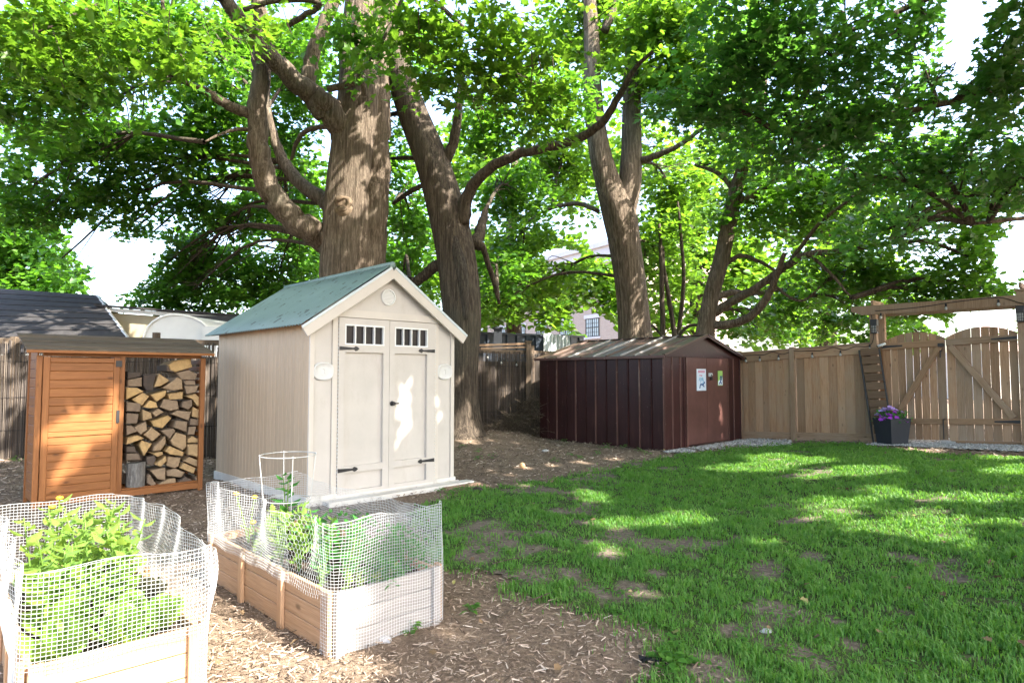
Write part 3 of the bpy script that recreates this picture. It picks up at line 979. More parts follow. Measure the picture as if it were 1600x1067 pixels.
for s0 in (-3.0, ):
    board('fence_panel', wf, M['fence_wood'], fp(s0, .9, -.02), fp(-.08, .9, -.02), 1.7, .03, (0, 0, 1))

ar = thing('gate_arbor', 'grey timber arbour with one long beam over the double gate', 'arbor', (0, 0, 0))
for s in (2.67, 4.86):
    board('post', ar, M['fence_grey'], fp(s, -.05, .03), fp(s, 2.50, .03), .115, .115, E3)
    board('post', ar, M['fence_grey'], fp(s, -.05, -.45), fp(s, 2.50, -.45), .115, .115, E3)
zb = 2.62
for n_ in (.105, -.53):
    p = [fp(2.32, zb - .02, n_, False), fp(2.50, zb - .10, n_, False), fp(5.2, zb - .10, n_, False), fp(5.38, zb - .02, n_, False), fp(5.38, zb + .07, n_, False), fp(2.32, zb + .07, n_, False)]
    b = MB(); b.prism([(0, 0, 0)] * 0 + [tuple(np.array(q) - np.array(p[0])) for q in p], (GATE_N[0] * .036, GATE_N[1] * .036, 0))
    o = b.build('beam', M['fence_grey'], ar, loc=p[0])
for s in (2.67, 4.86):
    b = MB(); b.box(-.075, -.075, 0, .075, .075, .035)
    b.build('post_cap', M['fence_grey'], ar, M=Matrix.Translation(fp(s, 2.505, .03)) @ Matrix.Rotation(math.atan2(GATE_E[1], GATE_E[0]), 4, 'Z'))
    board('cross_beam', ar, M['fence_grey'], fp(s, 2.60, .10), fp(s, 2.60, -.52), .09, .04, (0, 0, 1))

def gate_leaf(s0, s1, lab, widths, brace, hinge_side, group='leaves of the double garden gate'):
    g = thing('garden_gate', lab, 'gate', fp((s0 + s1) / 2, .03), 0, group)
    off = np.array(fp((s0 + s1) / 2, .03))
    L = s1 - s0
    tot = sum(widths); s = s0
    topz = lambda q: 1.835 + .15 * math.sin(math.pi * min(max((q - s0) / L, 0), 1)) ** .8
    for i, w in enumerate(widths):
        w = w / tot * L
        gap = .005 + .011 * R.random()
        a, c = s + gap / 2, s + w - gap / 2
        n_ = R.uniform(-.002, .002)
        lean = R.uniform(-.003, .003)
        pts = [fp(a, .06, n_), fp(c, .06, n_), fp(c + lean, topz(c), n_), fp((a + c) / 2 + lean, topz((a + c) / 2) , n_), fp(a + lean, topz(a), n_)]
        base = np.array(pts[0])
        # local frame: x along the gate, y through it, z up the grain
        Mx = Matrix(((GATE_E[0], -GATE_N[0], 0, base[0] - off[0]), (GATE_E[1], -GATE_N[1], 0, base[1] - off[1]), (0, 0, 1, base[2] - off[2]), (0, 0, 0, 1)))
        loc = [((np.array(q) - base)[:2] @ GATE_E, 0, q[2] - base[2]) for q in pts]
        b = MB(); b.prism(loc, (0, .022, 0))
        b.build('gate_board', M['fence_wood'] if R.random() < .7 else M['fence_grey'], g, M=Mx)
        s += w
    def bd(nm, a, za, c, zc, w, mt, n_=.034, t=.036):
        board(nm, g, mt, tuple(np.array(fp(a, za, n_)) - off), tuple(np.array(fp(c, zc, n_)) - off), w, t, (0, 0, 1))
    bd('rail', s0 + .005, 1.755, s1 - .005, 1.755, .115, M['brace_wood'] if hinge_side < 0 else M['fence_grey'])
    bd('rail', s0 + .005, .385, s1 - .005, .385, .10, M['brace_wood'])
    (a, za), (c, zc) = brace
    p0 = np.array(fp(a, za, .035)) - off; p1 = np.array(fp(c, zc, .035)) - off
    dd = p1 - p0; ref = np.cross(dd, (GATE_N[0], GATE_N[1], 0))
    board('brace', g, M['brace_wood'] if hinge_side < 0 else M['fence_grey'], tuple(p0), tuple(p1), .10, .034, tuple(ref))
    sh = s0 if hinge_side < 0 else s1
    for zh in (1.755, .385):
        a_ = sh - hinge_side * .34
        p = [(sh, .025), (a_, .012), (a_, -.012), (sh, -.025)]
        base = np.array(fp(sh, zh, .056)) - off
        b = MB(); b.prism([tuple(np.array(fp(q, zh + z, .056)) - off) for q, z in p], (GATE_N[0] * .006, GATE_N[1] * .006, 0))
        b.build('hinge', M['black_iron'], g)
    return g
gl = gate_leaf(2.80, 3.785, 'left arched leaf of the weathered garden gate beside the planter', [.13, .115, .125, .12, .115, .125, .12, .135], ((2.98, .45), (3.70, 1.69)), -1)
gr = gate_leaf(3.80, 4.79, 'right arched leaf of the weathered garden gate under the long beam', [.125, .12, .115, .135, .12, .125, .13, .12], ((3.86, 1.69), (4.70, .45)), 1)
off = np.array(fp((2.80 + 3.785) / 2, .03))
b = MB()
for z0, z1, s in ((1.50, 1.62, 3.72), (.08, .42, 3.73)):
    p = np.array(fp(s, z0, .058)) - off; q = np.array(fp(s, z1, .058)) - off
    b.tube([p, q], .009, 6)
    b.tube([q, q + np.array([GATE_E[0] * .03, GATE_E[1] * .03, 0])], .009, 6)
p = np.array(fp(3.72, 1.72, .058)) - off
b.prism([tuple(p + np.array([GATE_E[0] * x, GATE_E[1] * x, z])) for x, z in ((-.03, -.03), (.06, -.03), (.06, .03), (-.03, .03))], (GATE_N[0] * .02, GATE_N[1] * .02, 0))
b.build('latch', M['black_iron'], gl)
sl_ = thing('gate_sill', 'brown timber sill lying under the right gate leaf', 'sill', fp(4.3, .0))
board('sill_plank', sl_, M['brace_wood'], tuple(np.array(fp(3.82, .02, -.05)) - np.array(fp(4.3, 0))), tuple(np.array(fp(4.85, .02, -.05)) - np.array(fp(4.3, 0))), .07, .09, (0, 0, 1))
cb = MB(); cb.box(-.10, -.07, 0, .10, .07, .035)
tag(cb.build('concrete_block', M['concrete'], None, M=Matrix.Translation(fp(3.79, .01, .0)) @ Matrix.Rotation(math.atan2(GATE_E[1], GATE_E[0]), 4, 'Z')), 'small pale concrete block on the ground where the gate leaves meet', 'block')

def lantern(s, lab, zc):
    l = thing('wall_lantern', lab, 'lantern', fp(s, zc, .09), math.atan2(GATE_E[1], GATE_E[0]), 'black lanterns on the arbour posts')
    b = MB(); b.box(-.055, -.11, -.0, .055, -.0, .115); b.build('housing', M['black_iron'], l)
    b = MB(); b.box(-.035, -.09, -.125, .035, -.02, -.001); b.build('glass', M['bulb'], l)
    b = MB()
    for x in (-.045, .045):
        for y in (-.10, -.01):
            b.box(x - .006, y - .006, -.13, x + .006, y + .006, -.001)
    for x in (-.015, .015):
        b.box(x - .004, -.104, -.128, x + .004, -.097, -.002)
    b.box(-.052, -.107, -.145, .052, -.003, -.131)
    for z in (-.09, -.045):
        b.box(-.05, -.1055, z - .004, .05, -.098, z + .004)
    b.build('cage', M['black_iron'], l)
    return l
lantern(2.715, 'black caged lantern on the left arbour post above the reed coloured fence', 2.16)
lantern(4.86, 'black caged lantern on the right arbour post at the photo edge', 2.14)
c_ = thing('security_camera', 'small white outdoor camera at the fence end beside the left gate leaf', 'camera', fp(2.80, 1.79, .10), math.atan2(GATE_E[1], GATE_E[0]) + .5)
b = MB(); b.tube([(-.05, 0, -.02), (.03, -.02, .01), (.075, -.03, .03)], [.022, .024, .022], 10); b.build('body', M['white'], c_, True)
b = MB(); b.tube([(-.055, 0, -.022), (-.062, 0, -.025)], [.018, .018], 10); b.build('lens', M['black_iron'], c_)
b = MB(); b.tube([(.03, -.02, .0), (.03, .05, -.03)], .009, 6); b.build('mount', M['white'], c_)

# slatted panel leaning against the fence
tr = thing('slatted_trellis', 'dark brown slatted panel leaning beside the fence behind the planter', 'trellis', fp(2.49, .0, .10), math.atan2(GATE_E[1], GATE_E[0]))
Lp = 1.74; lean = .22
for x in (.0, .34):
    board('stile', tr, M['black_iron'], (x + lean - .03, -.16, .0), (x - .06, .0, Lp - .02 + .02 * (x > 0)), .028, .04, (1, 0, 0))
for k in range(11):
    f_ = .03 + k * .092
    x = lean * (1 - f_) - .06 * f_; y = -.16 * (1 - f_); z = Lp * f_ + .03
    board('slat', tr, M['trellis_wood'], (x + .012, y - .004, z), (x + .328, y - .004, z + .012), .135, .02, (-.12, .09, 1))
# planter and petunias
pp = fp(3.03, .0, .42)
pl = thing('planter', 'dark slate tapered square planter at the foot of the fence', 'planter', (pp[0], pp[1], gz(pp[0], pp[1]) + .01), math.radians(12))
b = MB()
w0, w1, h = .165, .21, .47
o = [(-1, -1), (1, -1), (1, 1), (-1, 1)]
vs = [(x * w0, y * w0, 0) for x, y in o] + [(x * w1, y * w1, h) for x, y in o] + [(x * (w1 - .03), y * (w1 - .03), h) for x, y in o] + [(x * (w1 - .03), y * (w1 - .03), h - .06) for x, y in o]
fs = [(0, 3, 2, 1), (12, 13, 14, 15)]
for k in range(4):
    j = (k + 1) % 4
    fs += [(k, j, 4 + j, 4 + k), (4 + k, 4 + j, 8 + j, 8 + k), (8 + k, 8 + j, 12 + j, 12 + k)]
b.add(vs, fs); b.build('box', M['planter'], pl)
b = MB(); b.box(-.17, -.17, h - .055, .17, .17, h - .04); b.build('soil', M['soil'], pl)
PLANTER_TOP = (pp[0], pp[1], gz(pp[0], pp[1]) + .45)

# string of bulbs along the fence and the beam
def string_lights(lab, pts, bulbs, drop=.05):
    r = thing('string_lights', lab, 'string lights', tuple(pts[0]))
    o3 = np.array(pts[0])
    b = MB(); b.tube(spline(np.array(pts) - o3, len(pts) * 8), .007, 5); b.build('cable', M['cable'], r)
    sk = MB(); sk.lathe([(.006, 0), (.014, -.008), (.016, -.05), (.012, -.055)], (0, 0, 0), 8)
    bl = MB(); bl.lathe([(.012, -.054), (.022, -.075), (.025, -.09), (.016, -.112), (.003, -.12)], (0, 0, 0), 10)
    ms_, mb_ = sk.mesh('socket'), bl.mesh('bulb', True)
    for p in bulbs:
        p = np.array(p) - o3
        b_ = obj('bulb', mb_, r, M['bulb'], tuple(p)); obj('socket', ms_, b_, M['cable'])
    return r
pts = []; bl = []
zs = 1.80
for i in range(14):
    s = -.05 + i * .20
    pts.append(fp(s, zs - .03 * (i % 2) + .02 * math.sin(i * 2.1), .062))
pts += [fp(2.66, 1.86, .10), fp(2.69, 2.1, .10), fp(2.66, 2.42, .11), fp(2.80, 2.58, .15, False), fp(3.1, 2.585, .15, False), fp(3.5, 2.60, .15, False), fp(3.9, 2.64, .15, False), fp(4.3, 2.665, .15, False), fp(4.62, 2.66, .15, False), fp(4.85, 2.56, .16, False), fp(5.0, 2.52, .16, False)]
for s in (.06, .37, .77, 1.45, 1.98):
    bl.append(fp(s + .1, zs - .05, .07))
bl += [fp(2.61, 1.82, .09), fp(2.83, 2.54, .15, False), fp(3.85, 2.63, .15, False), fp(4.58, 2.64, .15, False)]
string_lights('black string of clear bulbs along the board fence and arbour beam', pts, bl)
def bfp(px, py, extra=.07):
    a, c = BF[1], BF[2]
    nn = np.array([(c - a)[1], -(c - a)[0], 0]); nn /= np.linalg.norm(nn)
    return on_plane(px, py, (*(a + nn[:2] * extra), 0), nn)
pts = [bfp(x, y) for x, y in ((700, 545), (735, 541), (760, 552), (785, 560), (805, 563), (825, 560), (845, 552))]
string_lights('black string of clear bulbs hanging on the reed fence beside the trunk', pts, [bfp(762, 553), bfp(783, 561), bfp(807, 564)])
# ------------------------------------------------------------------ firewood cabinet
CB = np.array([-4.97, 6.59]); CW, CD, CH = 1.68, .58, 1.60
cab = thing('firewood_cabinet', 'orange stained wooden cabinet with a plank door and an open firewood bay', 'cabinet', (CB[0], CB[1], 0), TH)
OW = M['orange_wood']
for x, y in ((.028, .025), (.787, .025), (CW - .028, .025), (.028, CD - .025), (CW - .028, CD - .025)):
    board('post', cab, OW, (x, y, .0), (x, y, CH + (.12 if y > .3 else 0)), .055, .05, (1, 0, 0))
board('top_rail', cab, OW, (.057, .022, CH + .022), (CW - .057, .022, CH + .022), .055, .042, (0, 0, 1))
board('top_rail', cab, OW, (.057, CD - .022, CH + .15), (CW - .057, CD - .022, CH + .15), .055, .04, (0, 0, 1))
board('bottom_rail', cab, OW, (.057, .022, .06), (CW - .057, .022, .06), .07, .042, (0, 0, 1))
board('bottom_rail', cab, OW, (.057, CD - .022, .06), (CW - .057, CD - .022, .06), .07, .04, (0, 0, 1))
for k in range(6):
    y = .06 + k * .09
    board('floor_slat', cab, OW, (.03, y, .105), (CW - .03, y, .105), .075, .018, (0, 1, 0))
for k in range(16):
    z = .06 + k * .1
    board('side_plank', cab, OW, (.022, .052, z + .05), (.022, CD - .052, z + .05), .097, .016, (0, 0, 1))
for k in range(19):
    z = .11 + k * .08
    board('side_slat', cab, OW, (CW - .028, .052, z), (CW - .028, CD - .052, z), .052, .018, (0, 0, 1))
for k in range(16):
    z = .06 + k * .1
    board('partition_plank', cab, OW, (.787, .052, z + .05), (.787, CD - .052, z + .05), .097, .016, (0, 0, 1))
b = MB(); b.box(.04, CD - .03, .12, .78, CD - .015, CH); b.build('back_panel', OW, cab)
door = cab
for x in (.088, .728):
    board('door_stile', cab, OW, (x, -.012, .085), (x, -.012, CH - .012), .058, .024, (1, 0, 0))
for z in (.115, .765, CH - .045):
    board('door_rail', cab, OW, (.118, -.012, z), (.698, -.012, z), .052, .022, (0, 0, 1))
n = 6
for z0, z1, n in ((.142, .739, 7), (.792, CH - .072, 8)):
    ph = (z1 - z0) / n
    for k in range(n):
        board('door_plank', cab, OW, (.118, -.005, z0 + (k + .5) * ph), (.698, -.005, z0 + (k + .5) * ph), ph - .002, .016, (0, 0, 1), .005)
for z in (.5, 1.52):
    b = MB(); b.box(.715, -.030, z - .035, .775, -.0245, z + .035) if z > 1 else b.box(.735, -.034, .86, .765, -.0245, 1.0)
    b.build('latch', M['black_iron'], cab)
# lean-to roof of weathered boards, rising to the back
ya, za, yb, zb_ = -.12, CH + .045, CD + .06, CH + .235
nrf = 6
for k in range(nrf):
    f0, f1 = k / nrf, (k + 1) / nrf
    y0, y1 = ya + (yb - ya) * f0, ya + (yb - ya) * f1
    z0, z1 = za + (zb_ - za) * f0, za + (zb_ - za) * f1
    zc = (z0 + z1) / 2 + .012
    board('roof_board', cab, M['grey_roof_wood'], (-.10, (y0 + y1) / 2, zc + .006 * (k % 2)), (CW + .06, (y0 + y1) / 2, zc + .006 * (k % 2)), (y1 - y0) * 1.10, .014, (0, yb - ya, zb_ - za), .003)
board('roof_front_edge', cab, OW, (-.10, ya + .004, za - .005), (CW + .06, ya + .004, za - .005), .03, .02, (0, 0, 1))

# split logs: fronts read off the stack, each one a log of its own
LOGS = [
 ([(430, 60), (545, 42), (562, 110), (500, 128), (440, 146), (400, 130), (385, 95)], .95, 'bright yellow split log crowning the firewood stack'),
 ([(440, 150), (530, 128), (600, 160), (580, 203), (480, 200)], .5, None), ([(490, 207), (580, 207), (585, 238), (510, 240)], .5, None), ([(500, 245), (610, 240), (590, 290), (520, 305)], .55, None),
 ([(88, 140), (195, 150), (185, 178), (90, 195)], .05, None), ([(88, 200), (195, 182), (195, 250), (88, 250)], .45, None),
 ([(205, 165), (300, 158), (290, 190), (270, 280), (230, 285), (203, 240)], .0, 'blackish bark covered log high on the left of the stack'),
 ([(318, 155), (400, 205), (330, 248), (280, 255)], .8, None), ([(455, 180), (488, 200), (490, 270), (420, 280), (345, 262)], .65, None),
 ([(80, 256), (160, 258), (208, 285), (80, 345)], .95, None), ([(120, 345), (200, 292), (250, 320), (195, 390)], .9, None), ([(255, 310), (375, 275), (365, 315), (300, 362)], .95, None),
 ([(380, 303), (495, 285), (490, 340), (395, 345)], .9, None), ([(512, 320), (580, 300), (640, 350), (640, 400), (595, 392), (562, 342)], .85, None),
 ([(80, 360), (190, 370), (185, 436), (80, 430)], .35, None), ([(205, 400), (250, 348), (300, 365), (310, 403), (250, 408)], .95, None), ([(350, 340), (455, 350), (465, 415), (400, 428), (325, 400)], .55, None),
 ([(490, 360), (558, 343), (560, 390), (530, 420), (485, 400)], .4, None), ([(562, 395), (635, 430), (640, 488), (557, 468)], .85, None), ([(80, 440), (175, 448), (160, 520), (80, 520)], .35, None),
 ([(195, 412), (262, 440), (270, 480), (200, 498)], .75, None), ([(266, 440), (312, 410), (355, 435), (290, 468)], .65, None), ([(405, 450), (450, 422), (552, 432), (535, 498)], .6, None),
 ([(260, 502), (385, 458), (410, 480), (345, 553), (280, 540)], .95, None), ([(440, 494), (525, 503), (520, 583), (425, 548)], .5, None), ([(546, 482), (630, 485), (625, 530), (542, 530)], .4, None),
 ([(535, 540), (590, 538), (575, 598), (525, 600)], .5, None), ([(80, 530), (120, 530), (165, 575), (80, 605)], .4, None), ([(135, 545), (225, 500), (232, 565), (185, 600)], .6, None),
 ([(205, 600), (265, 543), (333, 595), (270, 648)], .7, None), ([(330, 570), (420, 552), (440, 570), (395, 630)], .45, None), ([(402, 640), (440, 580), (515, 602), (520, 688), (490, 712), (420, 678)], .7, 'broad pale split log in the middle of the stack'),
 ([(525, 632), (560, 606), (640, 653), (525, 658)], .8, None), ([(525, 668), (640, 665), (625, 770), (530, 745)], .78, None), ([(80, 672), (90, 620), (165, 602), (213, 625)], .9, None),
 ([(175, 680), (190, 637), (268, 665), (210, 755)], .92, None), ([(280, 690), (365, 607), (370, 660), (330, 713), (275, 720)], .65, None), ([(80, 683), (140, 682), (155, 725), (80, 727)], .1, None),
 ([(80, 735), (170, 732), (192, 780), (80, 785)], .3, None), ([(362, 720), (397, 680), (505, 727), (490, 753), (400, 743)], .9, None), ([(262, 735), (345, 722), (350, 740), (310, 763)], .85, None),
 ([(225, 762), (290, 747), (298, 778), (272, 828), (230, 812)], .1, None), ([(285, 815), (370, 752), (375, 790), (330, 833)], .85, None), ([(380, 757), (480, 765), (460, 828), (430, 843), (370, 823)], .65, None),
 ([(492, 790), (540, 757), (615, 790), (610, 838)], .7, None), ([(470, 840), (500, 802), (585, 840), (570, 883)], .85, None), ([(250, 857), (365, 837), (365, 928), (310, 923)], .6, None),
 ([(370, 860), (440, 842), (510, 872), (480, 908), (375, 898)], .6, None), ([(232, 900), (250, 882), (300, 960), (270, 973), (230, 950)], .4, None), ([(300, 965), (380, 920), (440, 912), (445, 975)], .65, None),
 ([(450, 940), (510, 902), (570, 930), (560, 970), (470, 993)], .2, None), ([(572, 897), (640, 945), (590, 950)], .4, None), ([(280, 992), (430, 980), (420, 1020), (290, 1023)], .35, None), ([(230, 960), (275, 985), (270, 1030), (228, 1030)], .1, None),
 ([(370, 92), (383, 96), (398, 132), (436, 150), (375, 138)], .15, None)]
CN = np.array([Vv[0], Vv[1], 0.0])
LOGROOT = np.array([CB[0], CB[1], 0.0])
ORD = ['first', 'second', 'third', 'fourth', 'fifth', 'sixth', 'seventh', 'eighth', 'ninth', 'tenth', 'eleventh', 'twelfth']
_lc = [(sum(p[0] for p in q[0]) / len(q[0]), sum(p[1] for p in q[0]) / len(q[0])) for q in LOGS]
_tone = lambda t_: 'pale yellow' if t_ > .77 else 'greyish tan' if t_ > .3 else 'dark weathered'
def log_label(i):
    row = sorted([j for j in range(len(LOGS)) if int((_lc[j][1] - 40) / 98) == int((_lc[i][1] - 40) / 98)], key=lambda j: _lc[j][0])
    r_ = int((_lc[i][1] - 40) / 98)
    k = row.index(i)
    where = 'leftmost' if k == 0 else 'rightmost' if k == len(row) - 1 else ORD[k] + ' from the left'
    return f'{_tone(LOGS[i][1])} split log, {where} in the {ORD[r_]} layer from the stack top'
for i, (poly, tone, lab) in enumerate(LOGS):
    pr = R.uniform(.045, .085)
    P = LOGROOT + CN * pr
    pts = []
    for zx, zy in poly:
        pts.append(on_plane(180 + zx * .21546, 550 + zy * .21556, P, CN))
    pts = np.array(pts)
    c = pts.mean(0)
    pts = c + (pts - c) * .975
    U3 = np.array([U[0], U[1], 0.0])
    loc = [((q - c) @ U3, 0.0, q[2] - c[2]) for q in pts]
    a2 = sum(p[0] * q[2] - q[0] * p[2] for p, q in zip(loc, loc[1:] + loc[:1]))
    if a2 < 0: loc = loc[::-1]
    # uneven split face: middle point pushed out a little, a chamfer round the rim
    n = len(loc); L = min(.40, CD - .04 - pr)
    cx = sum(p[0] for p in loc) / n; cz = sum(p[2] for p in loc) / n
    m_ = MB()
    ins = [(cx + (x - cx) * .88, -.004 + R.uniform(-.004, .004), cz + (z - cz) * .88) for x, y, z in loc]
    rim = [(x, R.uniform(.002, .010), z) for x, y, z in loc]
    back = [(cx + (x - cx) * R.uniform(.85, .98), L, cz + (z - cz) * R.uniform(.85, .98)) for x, y, z in loc]
    vs = ins + rim + back + [(cx, -.007, cz)]
    fs = []
    for k in range(n):
        j = (k + 1) % n
        fs += [(3 * n, k, j), (k, n + k, n + j, j), (n + k, 2 * n + k, 2 * n + j, n + j)]
    fs.append(tuple(range(2 * n, 3 * n))[::-1])
    m_.add(vs, fs)
    lg = m_.build('split_log', M['log'], None, M=Matrix.Translation(tuple(c)) @ Matrix.Rotation(TH, 4, 'Z'))
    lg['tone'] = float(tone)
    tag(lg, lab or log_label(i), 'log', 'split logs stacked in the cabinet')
# rows of logs behind, where the gaps would show the back of the stack
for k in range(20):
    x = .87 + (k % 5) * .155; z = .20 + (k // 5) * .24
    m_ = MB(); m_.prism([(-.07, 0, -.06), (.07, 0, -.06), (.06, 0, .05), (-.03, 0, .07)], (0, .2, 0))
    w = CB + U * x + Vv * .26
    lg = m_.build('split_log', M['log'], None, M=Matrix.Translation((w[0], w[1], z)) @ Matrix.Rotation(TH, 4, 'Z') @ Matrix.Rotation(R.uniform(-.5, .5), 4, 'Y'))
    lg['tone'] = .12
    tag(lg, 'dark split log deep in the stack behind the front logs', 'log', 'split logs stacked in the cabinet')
p0 = on_plane(215, 771, LOGROOT + CN * .0, CN); p1 = on_plane(216, 724, LOGROOT + CN * .0, CN)
b = MB(); hh = p1[2] - .12
b.tube([(0, 0, .115), (.003, 0, .3), (0, 0, p1[2] - .0)], [.098, .095, .097], 14)
w = p0[:2] + CN[:2] * .105
tag(b.build('round_log', M['grey_log'], None, False, loc=(w[0], w[1], 0)), 'pale grey round log standing upright at the foot of the firewood stack', 'log')

# ------------------------------------------------------------------ raised beds
def bed(P, th, W, L, lab, wood_long, wood_end, H=.31):
    """origin at the near corner, x along the end face, y along the long side"""
    g = gz(P[0], P[1])
    r = thing('raised_bed', lab, 'planter bed', (P[0], P[1], g), th, 'raised vegetable beds')
    ph = H / 3
    for k in range(3):
        z = (k + .5) * ph
        for y, mt in ((.012, wood_end), (L - .012, wood_long)):
            board('end_board', r, mt, (.005, y, z), (W - .005, y, z), ph - .003, .024, (0, 0, 1), .004)
        n = 3; seg = L / n
        for x, mt in ((.012, wood_long), (W - .012, wood_long)):
            for q in range(n):
                board('side_board', r, mt, (x, q * seg + .026, z), (x, (q + 1) * seg - .002 * (q < 2) - .026 * (q == 2), z), ph - .003, .024, (0, 0, 1), .004)
    for q in range(4):
        y = min(max(q * L / 3, .03), L - .03)
        for x, sx in ((-.013, 1), (W + .013, 1)):
            board('stake', r, wood_long, (x, y, -.02), (x, y, H + .012), .052, .024, (0, 1, 0), .003)
    for x in (.03, W - .03):
        board('stake', r, wood_end if wood_end is M['bed_grey'] else wood_long, (x, -.013, -.02), (x, -.013, H + .010), .05, .022, (1, 0, 0), .003)
    X, Y = np.meshgrid(np.linspace(.025, W - .025, 12), np.linspace(.025, L - .025, 26))
    Z = H - .075 + .05 * fbm(X, Y, 8, 3)
    i = np.arange(X.size).reshape(X.shape)
    F = np.stack([i[:-1, :-1], i[:-1, 1:], i[1:, 1:], i[1:, :-1]], -1).reshape(-1, 4)
    b_ = MB(); b_.add(np.stack([X.ravel(), Y.ravel(), Z.ravel()], 1), F.tolist()); b_.build('soil', M['soil'], r, True)
    return r

def strands(paths, rad):
    """thin three sided strands; every path is (n,3) and all share one mesh"""
    VV, FF = [], []; base = 0
    for P in paths:
        P = np.asarray(P); n = len(P)
        if n < 2: continue
        T = np.gradient(P, axis=0); T /= np.maximum(np.linalg.norm(T, axis=1, keepdims=True), 1e-9)
        ref = np.array([.31, .87, .2]) if abs(T[0][2]) > .7 else np.array([0.05, .02, 1.0])
        x = np.cross(T, ref); x /= np.maximum(np.linalg.norm(x, axis=1, keepdims=True), 1e-9)
        y = np.cross(T, x)
        for a in (0, 2.094, 4.189):
            VV.append(P + rad * (math.cos(a) * x + math.sin(a) * y))
        k = np.arange(n - 1)
        for a in range(3):
            c = (a + 1) % 3
            FF.append(np.stack([base + a * n + k, base + c * n + k, base + c * n + k + 1, base + a * n + k + 1], 1))
        base += 3 * n
    me = bpy.data.meshes.new('netting')
    me.from_pydata(np.concatenate(VV).tolist(), [], np.concatenate(FF).tolist())
    me.update()
    return me

def perimeter(W, L, r=.05, pad=.03):
    """closed rounded path starting at the near corner: end face, far long side, back, near long side"""
    a, b_, c, d = -pad, W + pad, -pad, L + pad
    pts = []
    def arc(cx, cy, a0):
        for k in range(7):
            t_ = a0 + k / 6 * math.pi / 2
            pts.append((cx + r * math.cos(t_), cy + r * math.sin(t_)))
    arc(a + r, c + r, math.pi); arc(b_ - r, c + r, 1.5 * math.pi); arc(b_ - r, d - r, 0); arc(a + r, d - r, .5 * math.pi)
    pts.append(pts[0])
    P = np.array(pts); s = np.concatenate([[0], np.cumsum(np.linalg.norm(np.diff(P, axis=0), axis=1))])
    return P, s

def netting(root, W, L, z0f, z1f, warp, skip, pitch=.0165, rad=.0009, pad=.03, extra=None):
    P, S = perimeter(W, L, pad=pad)
    tot = S[-1]
    nv = int(tot / pitch)
    sv = np.arange(nv + 1) / nv * tot
    def at(s, z):
        s = np.asarray(s) % tot
        x = np.interp(s, S, P[:, 0]); y = np.interp(s, S, P[:, 1])
        return warp(s, np.asarray(z), x, y)
    paths = []
    for s in sv[:-1]:
        if skip(s): continue
        z = np.arange(z0f(s), z1f(s) + pitch * .5, pitch)
        paths.append(at(np.full(len(z), s), z))
    z = .02
    while z < .75:
        run = []
        for s in sv:
            ok = (z0f(s) - 1e-6 <= z <= z1f(s) + pitch * .6) and not skip(s)
            if ok: run.append(s)
            if (not ok or s == sv[-1]) and len(run) > 1:
                paths.append(at(np.array(run), np.full(len(run), z)))
            if not ok: run = []
        z += pitch
    # rolled top edge
    run = [s for s in sv]
    for s0, s1 in zip(sv[:-1], sv[1:]):
        if not skip(s0) and not skip(s1):
            paths.append(at(np.array([s0, s1]), np.array([z1f(s0), z1f(s1)]) + .004))
    if extra: paths += extra(at)
    me = strands(paths, rad)
    o = obj('netting', me, root, M['net'])
    tag(o, kind='stuff')
    return at, tot

def hexnet(at, s0, s1, z0, z1, cell=.026):
    """six sided mesh between two places of the path"""
    paths = []
    nx = int((s1 - s0) / cell); nz = int((z1 - z0) / (cell * .866))
    for j in range(nz):
        for i in range(nx):
            s = s0 + (i + .5 * (j % 2)) * cell; z = z0 + j * cell * .866
            h = cell * .5773
            # each node: one upright wire and two slanted ones
            p = [(s, z), (s, z + h * .95), (s + cell / 2, z + cell * .866), (s - cell / 2, z + cell * .866)]
            paths.append(at(np.array([p[0][0], p[1][0]]), np.array([p[0][1], p[1][1]])))
            paths.append(at(np.array([p[1][0], p[2][0]]), np.array([p[1][1], p[2][1]])))
            paths.append(at(np.array([p[1][0], p[3][0]]), np.array([p[1][1], p[3][1]])))
    return paths

# right hand bed
B2 = np.array([-.885, 3.185]); W2, L2 = .66, 1.68
bed2 = bed(B2, TH, W2, L2, 'cedar raised bed with white netting in front of the beige shed', M['bed_wood'], M['bed_grey'])
P_, S_ = perimeter(W2, L2, .05); tot2 = S_[-1]
e1 = W2 + .0; 
def z1_b2(s):
    s = s % tot2
    if s < .78: return .665 + .015 * math.sin(s * 9)
    if s < 2.5: return .64 - .05 * math.sin((s - .78) / 1.72 * math.pi)
    if s < 3.2: return .65 + .012 * math.sin(s * 8)
    return .655 + .02 * math.sin(s * 6) - .03 * math.exp(-((s - tot2 + .5) / .25) ** 2)
def z0_b2(s):
    s = s % tot2
    return .015 if (s < .76 or s > tot2 - .05) else .27
def warp_b2(s, z, x, y):
    f = smooth(.30, .66, z)
    out = .018 * np.sin(s * 11) * f + .03 * np.sin(s * 4.3 + 1) * f
    # on the near long side the net waves in and out between the stakes
    near = smooth(tot2 - 1.75, tot2 - 1.55, s) * (1 - smooth(tot2 - .25, tot2 - .1, s))
    wave = .045 * np.sin((s - tot2) * 8.5) * f * near
    dx = np.where((x < .0), -1, np.where(x > W2, 1, 0)) * (out + wave)
    dy = np.where((y < .0), -1, np.where(y > L2, 1, 0)) * out
    zz = z + .006 * np.sin(s * 17 + z * 5)
    return np.stack([x + dx, y + dy, zz], -1)
skip2 = lambda s: tot2 - .40 < (s % tot2) < tot2 - .06
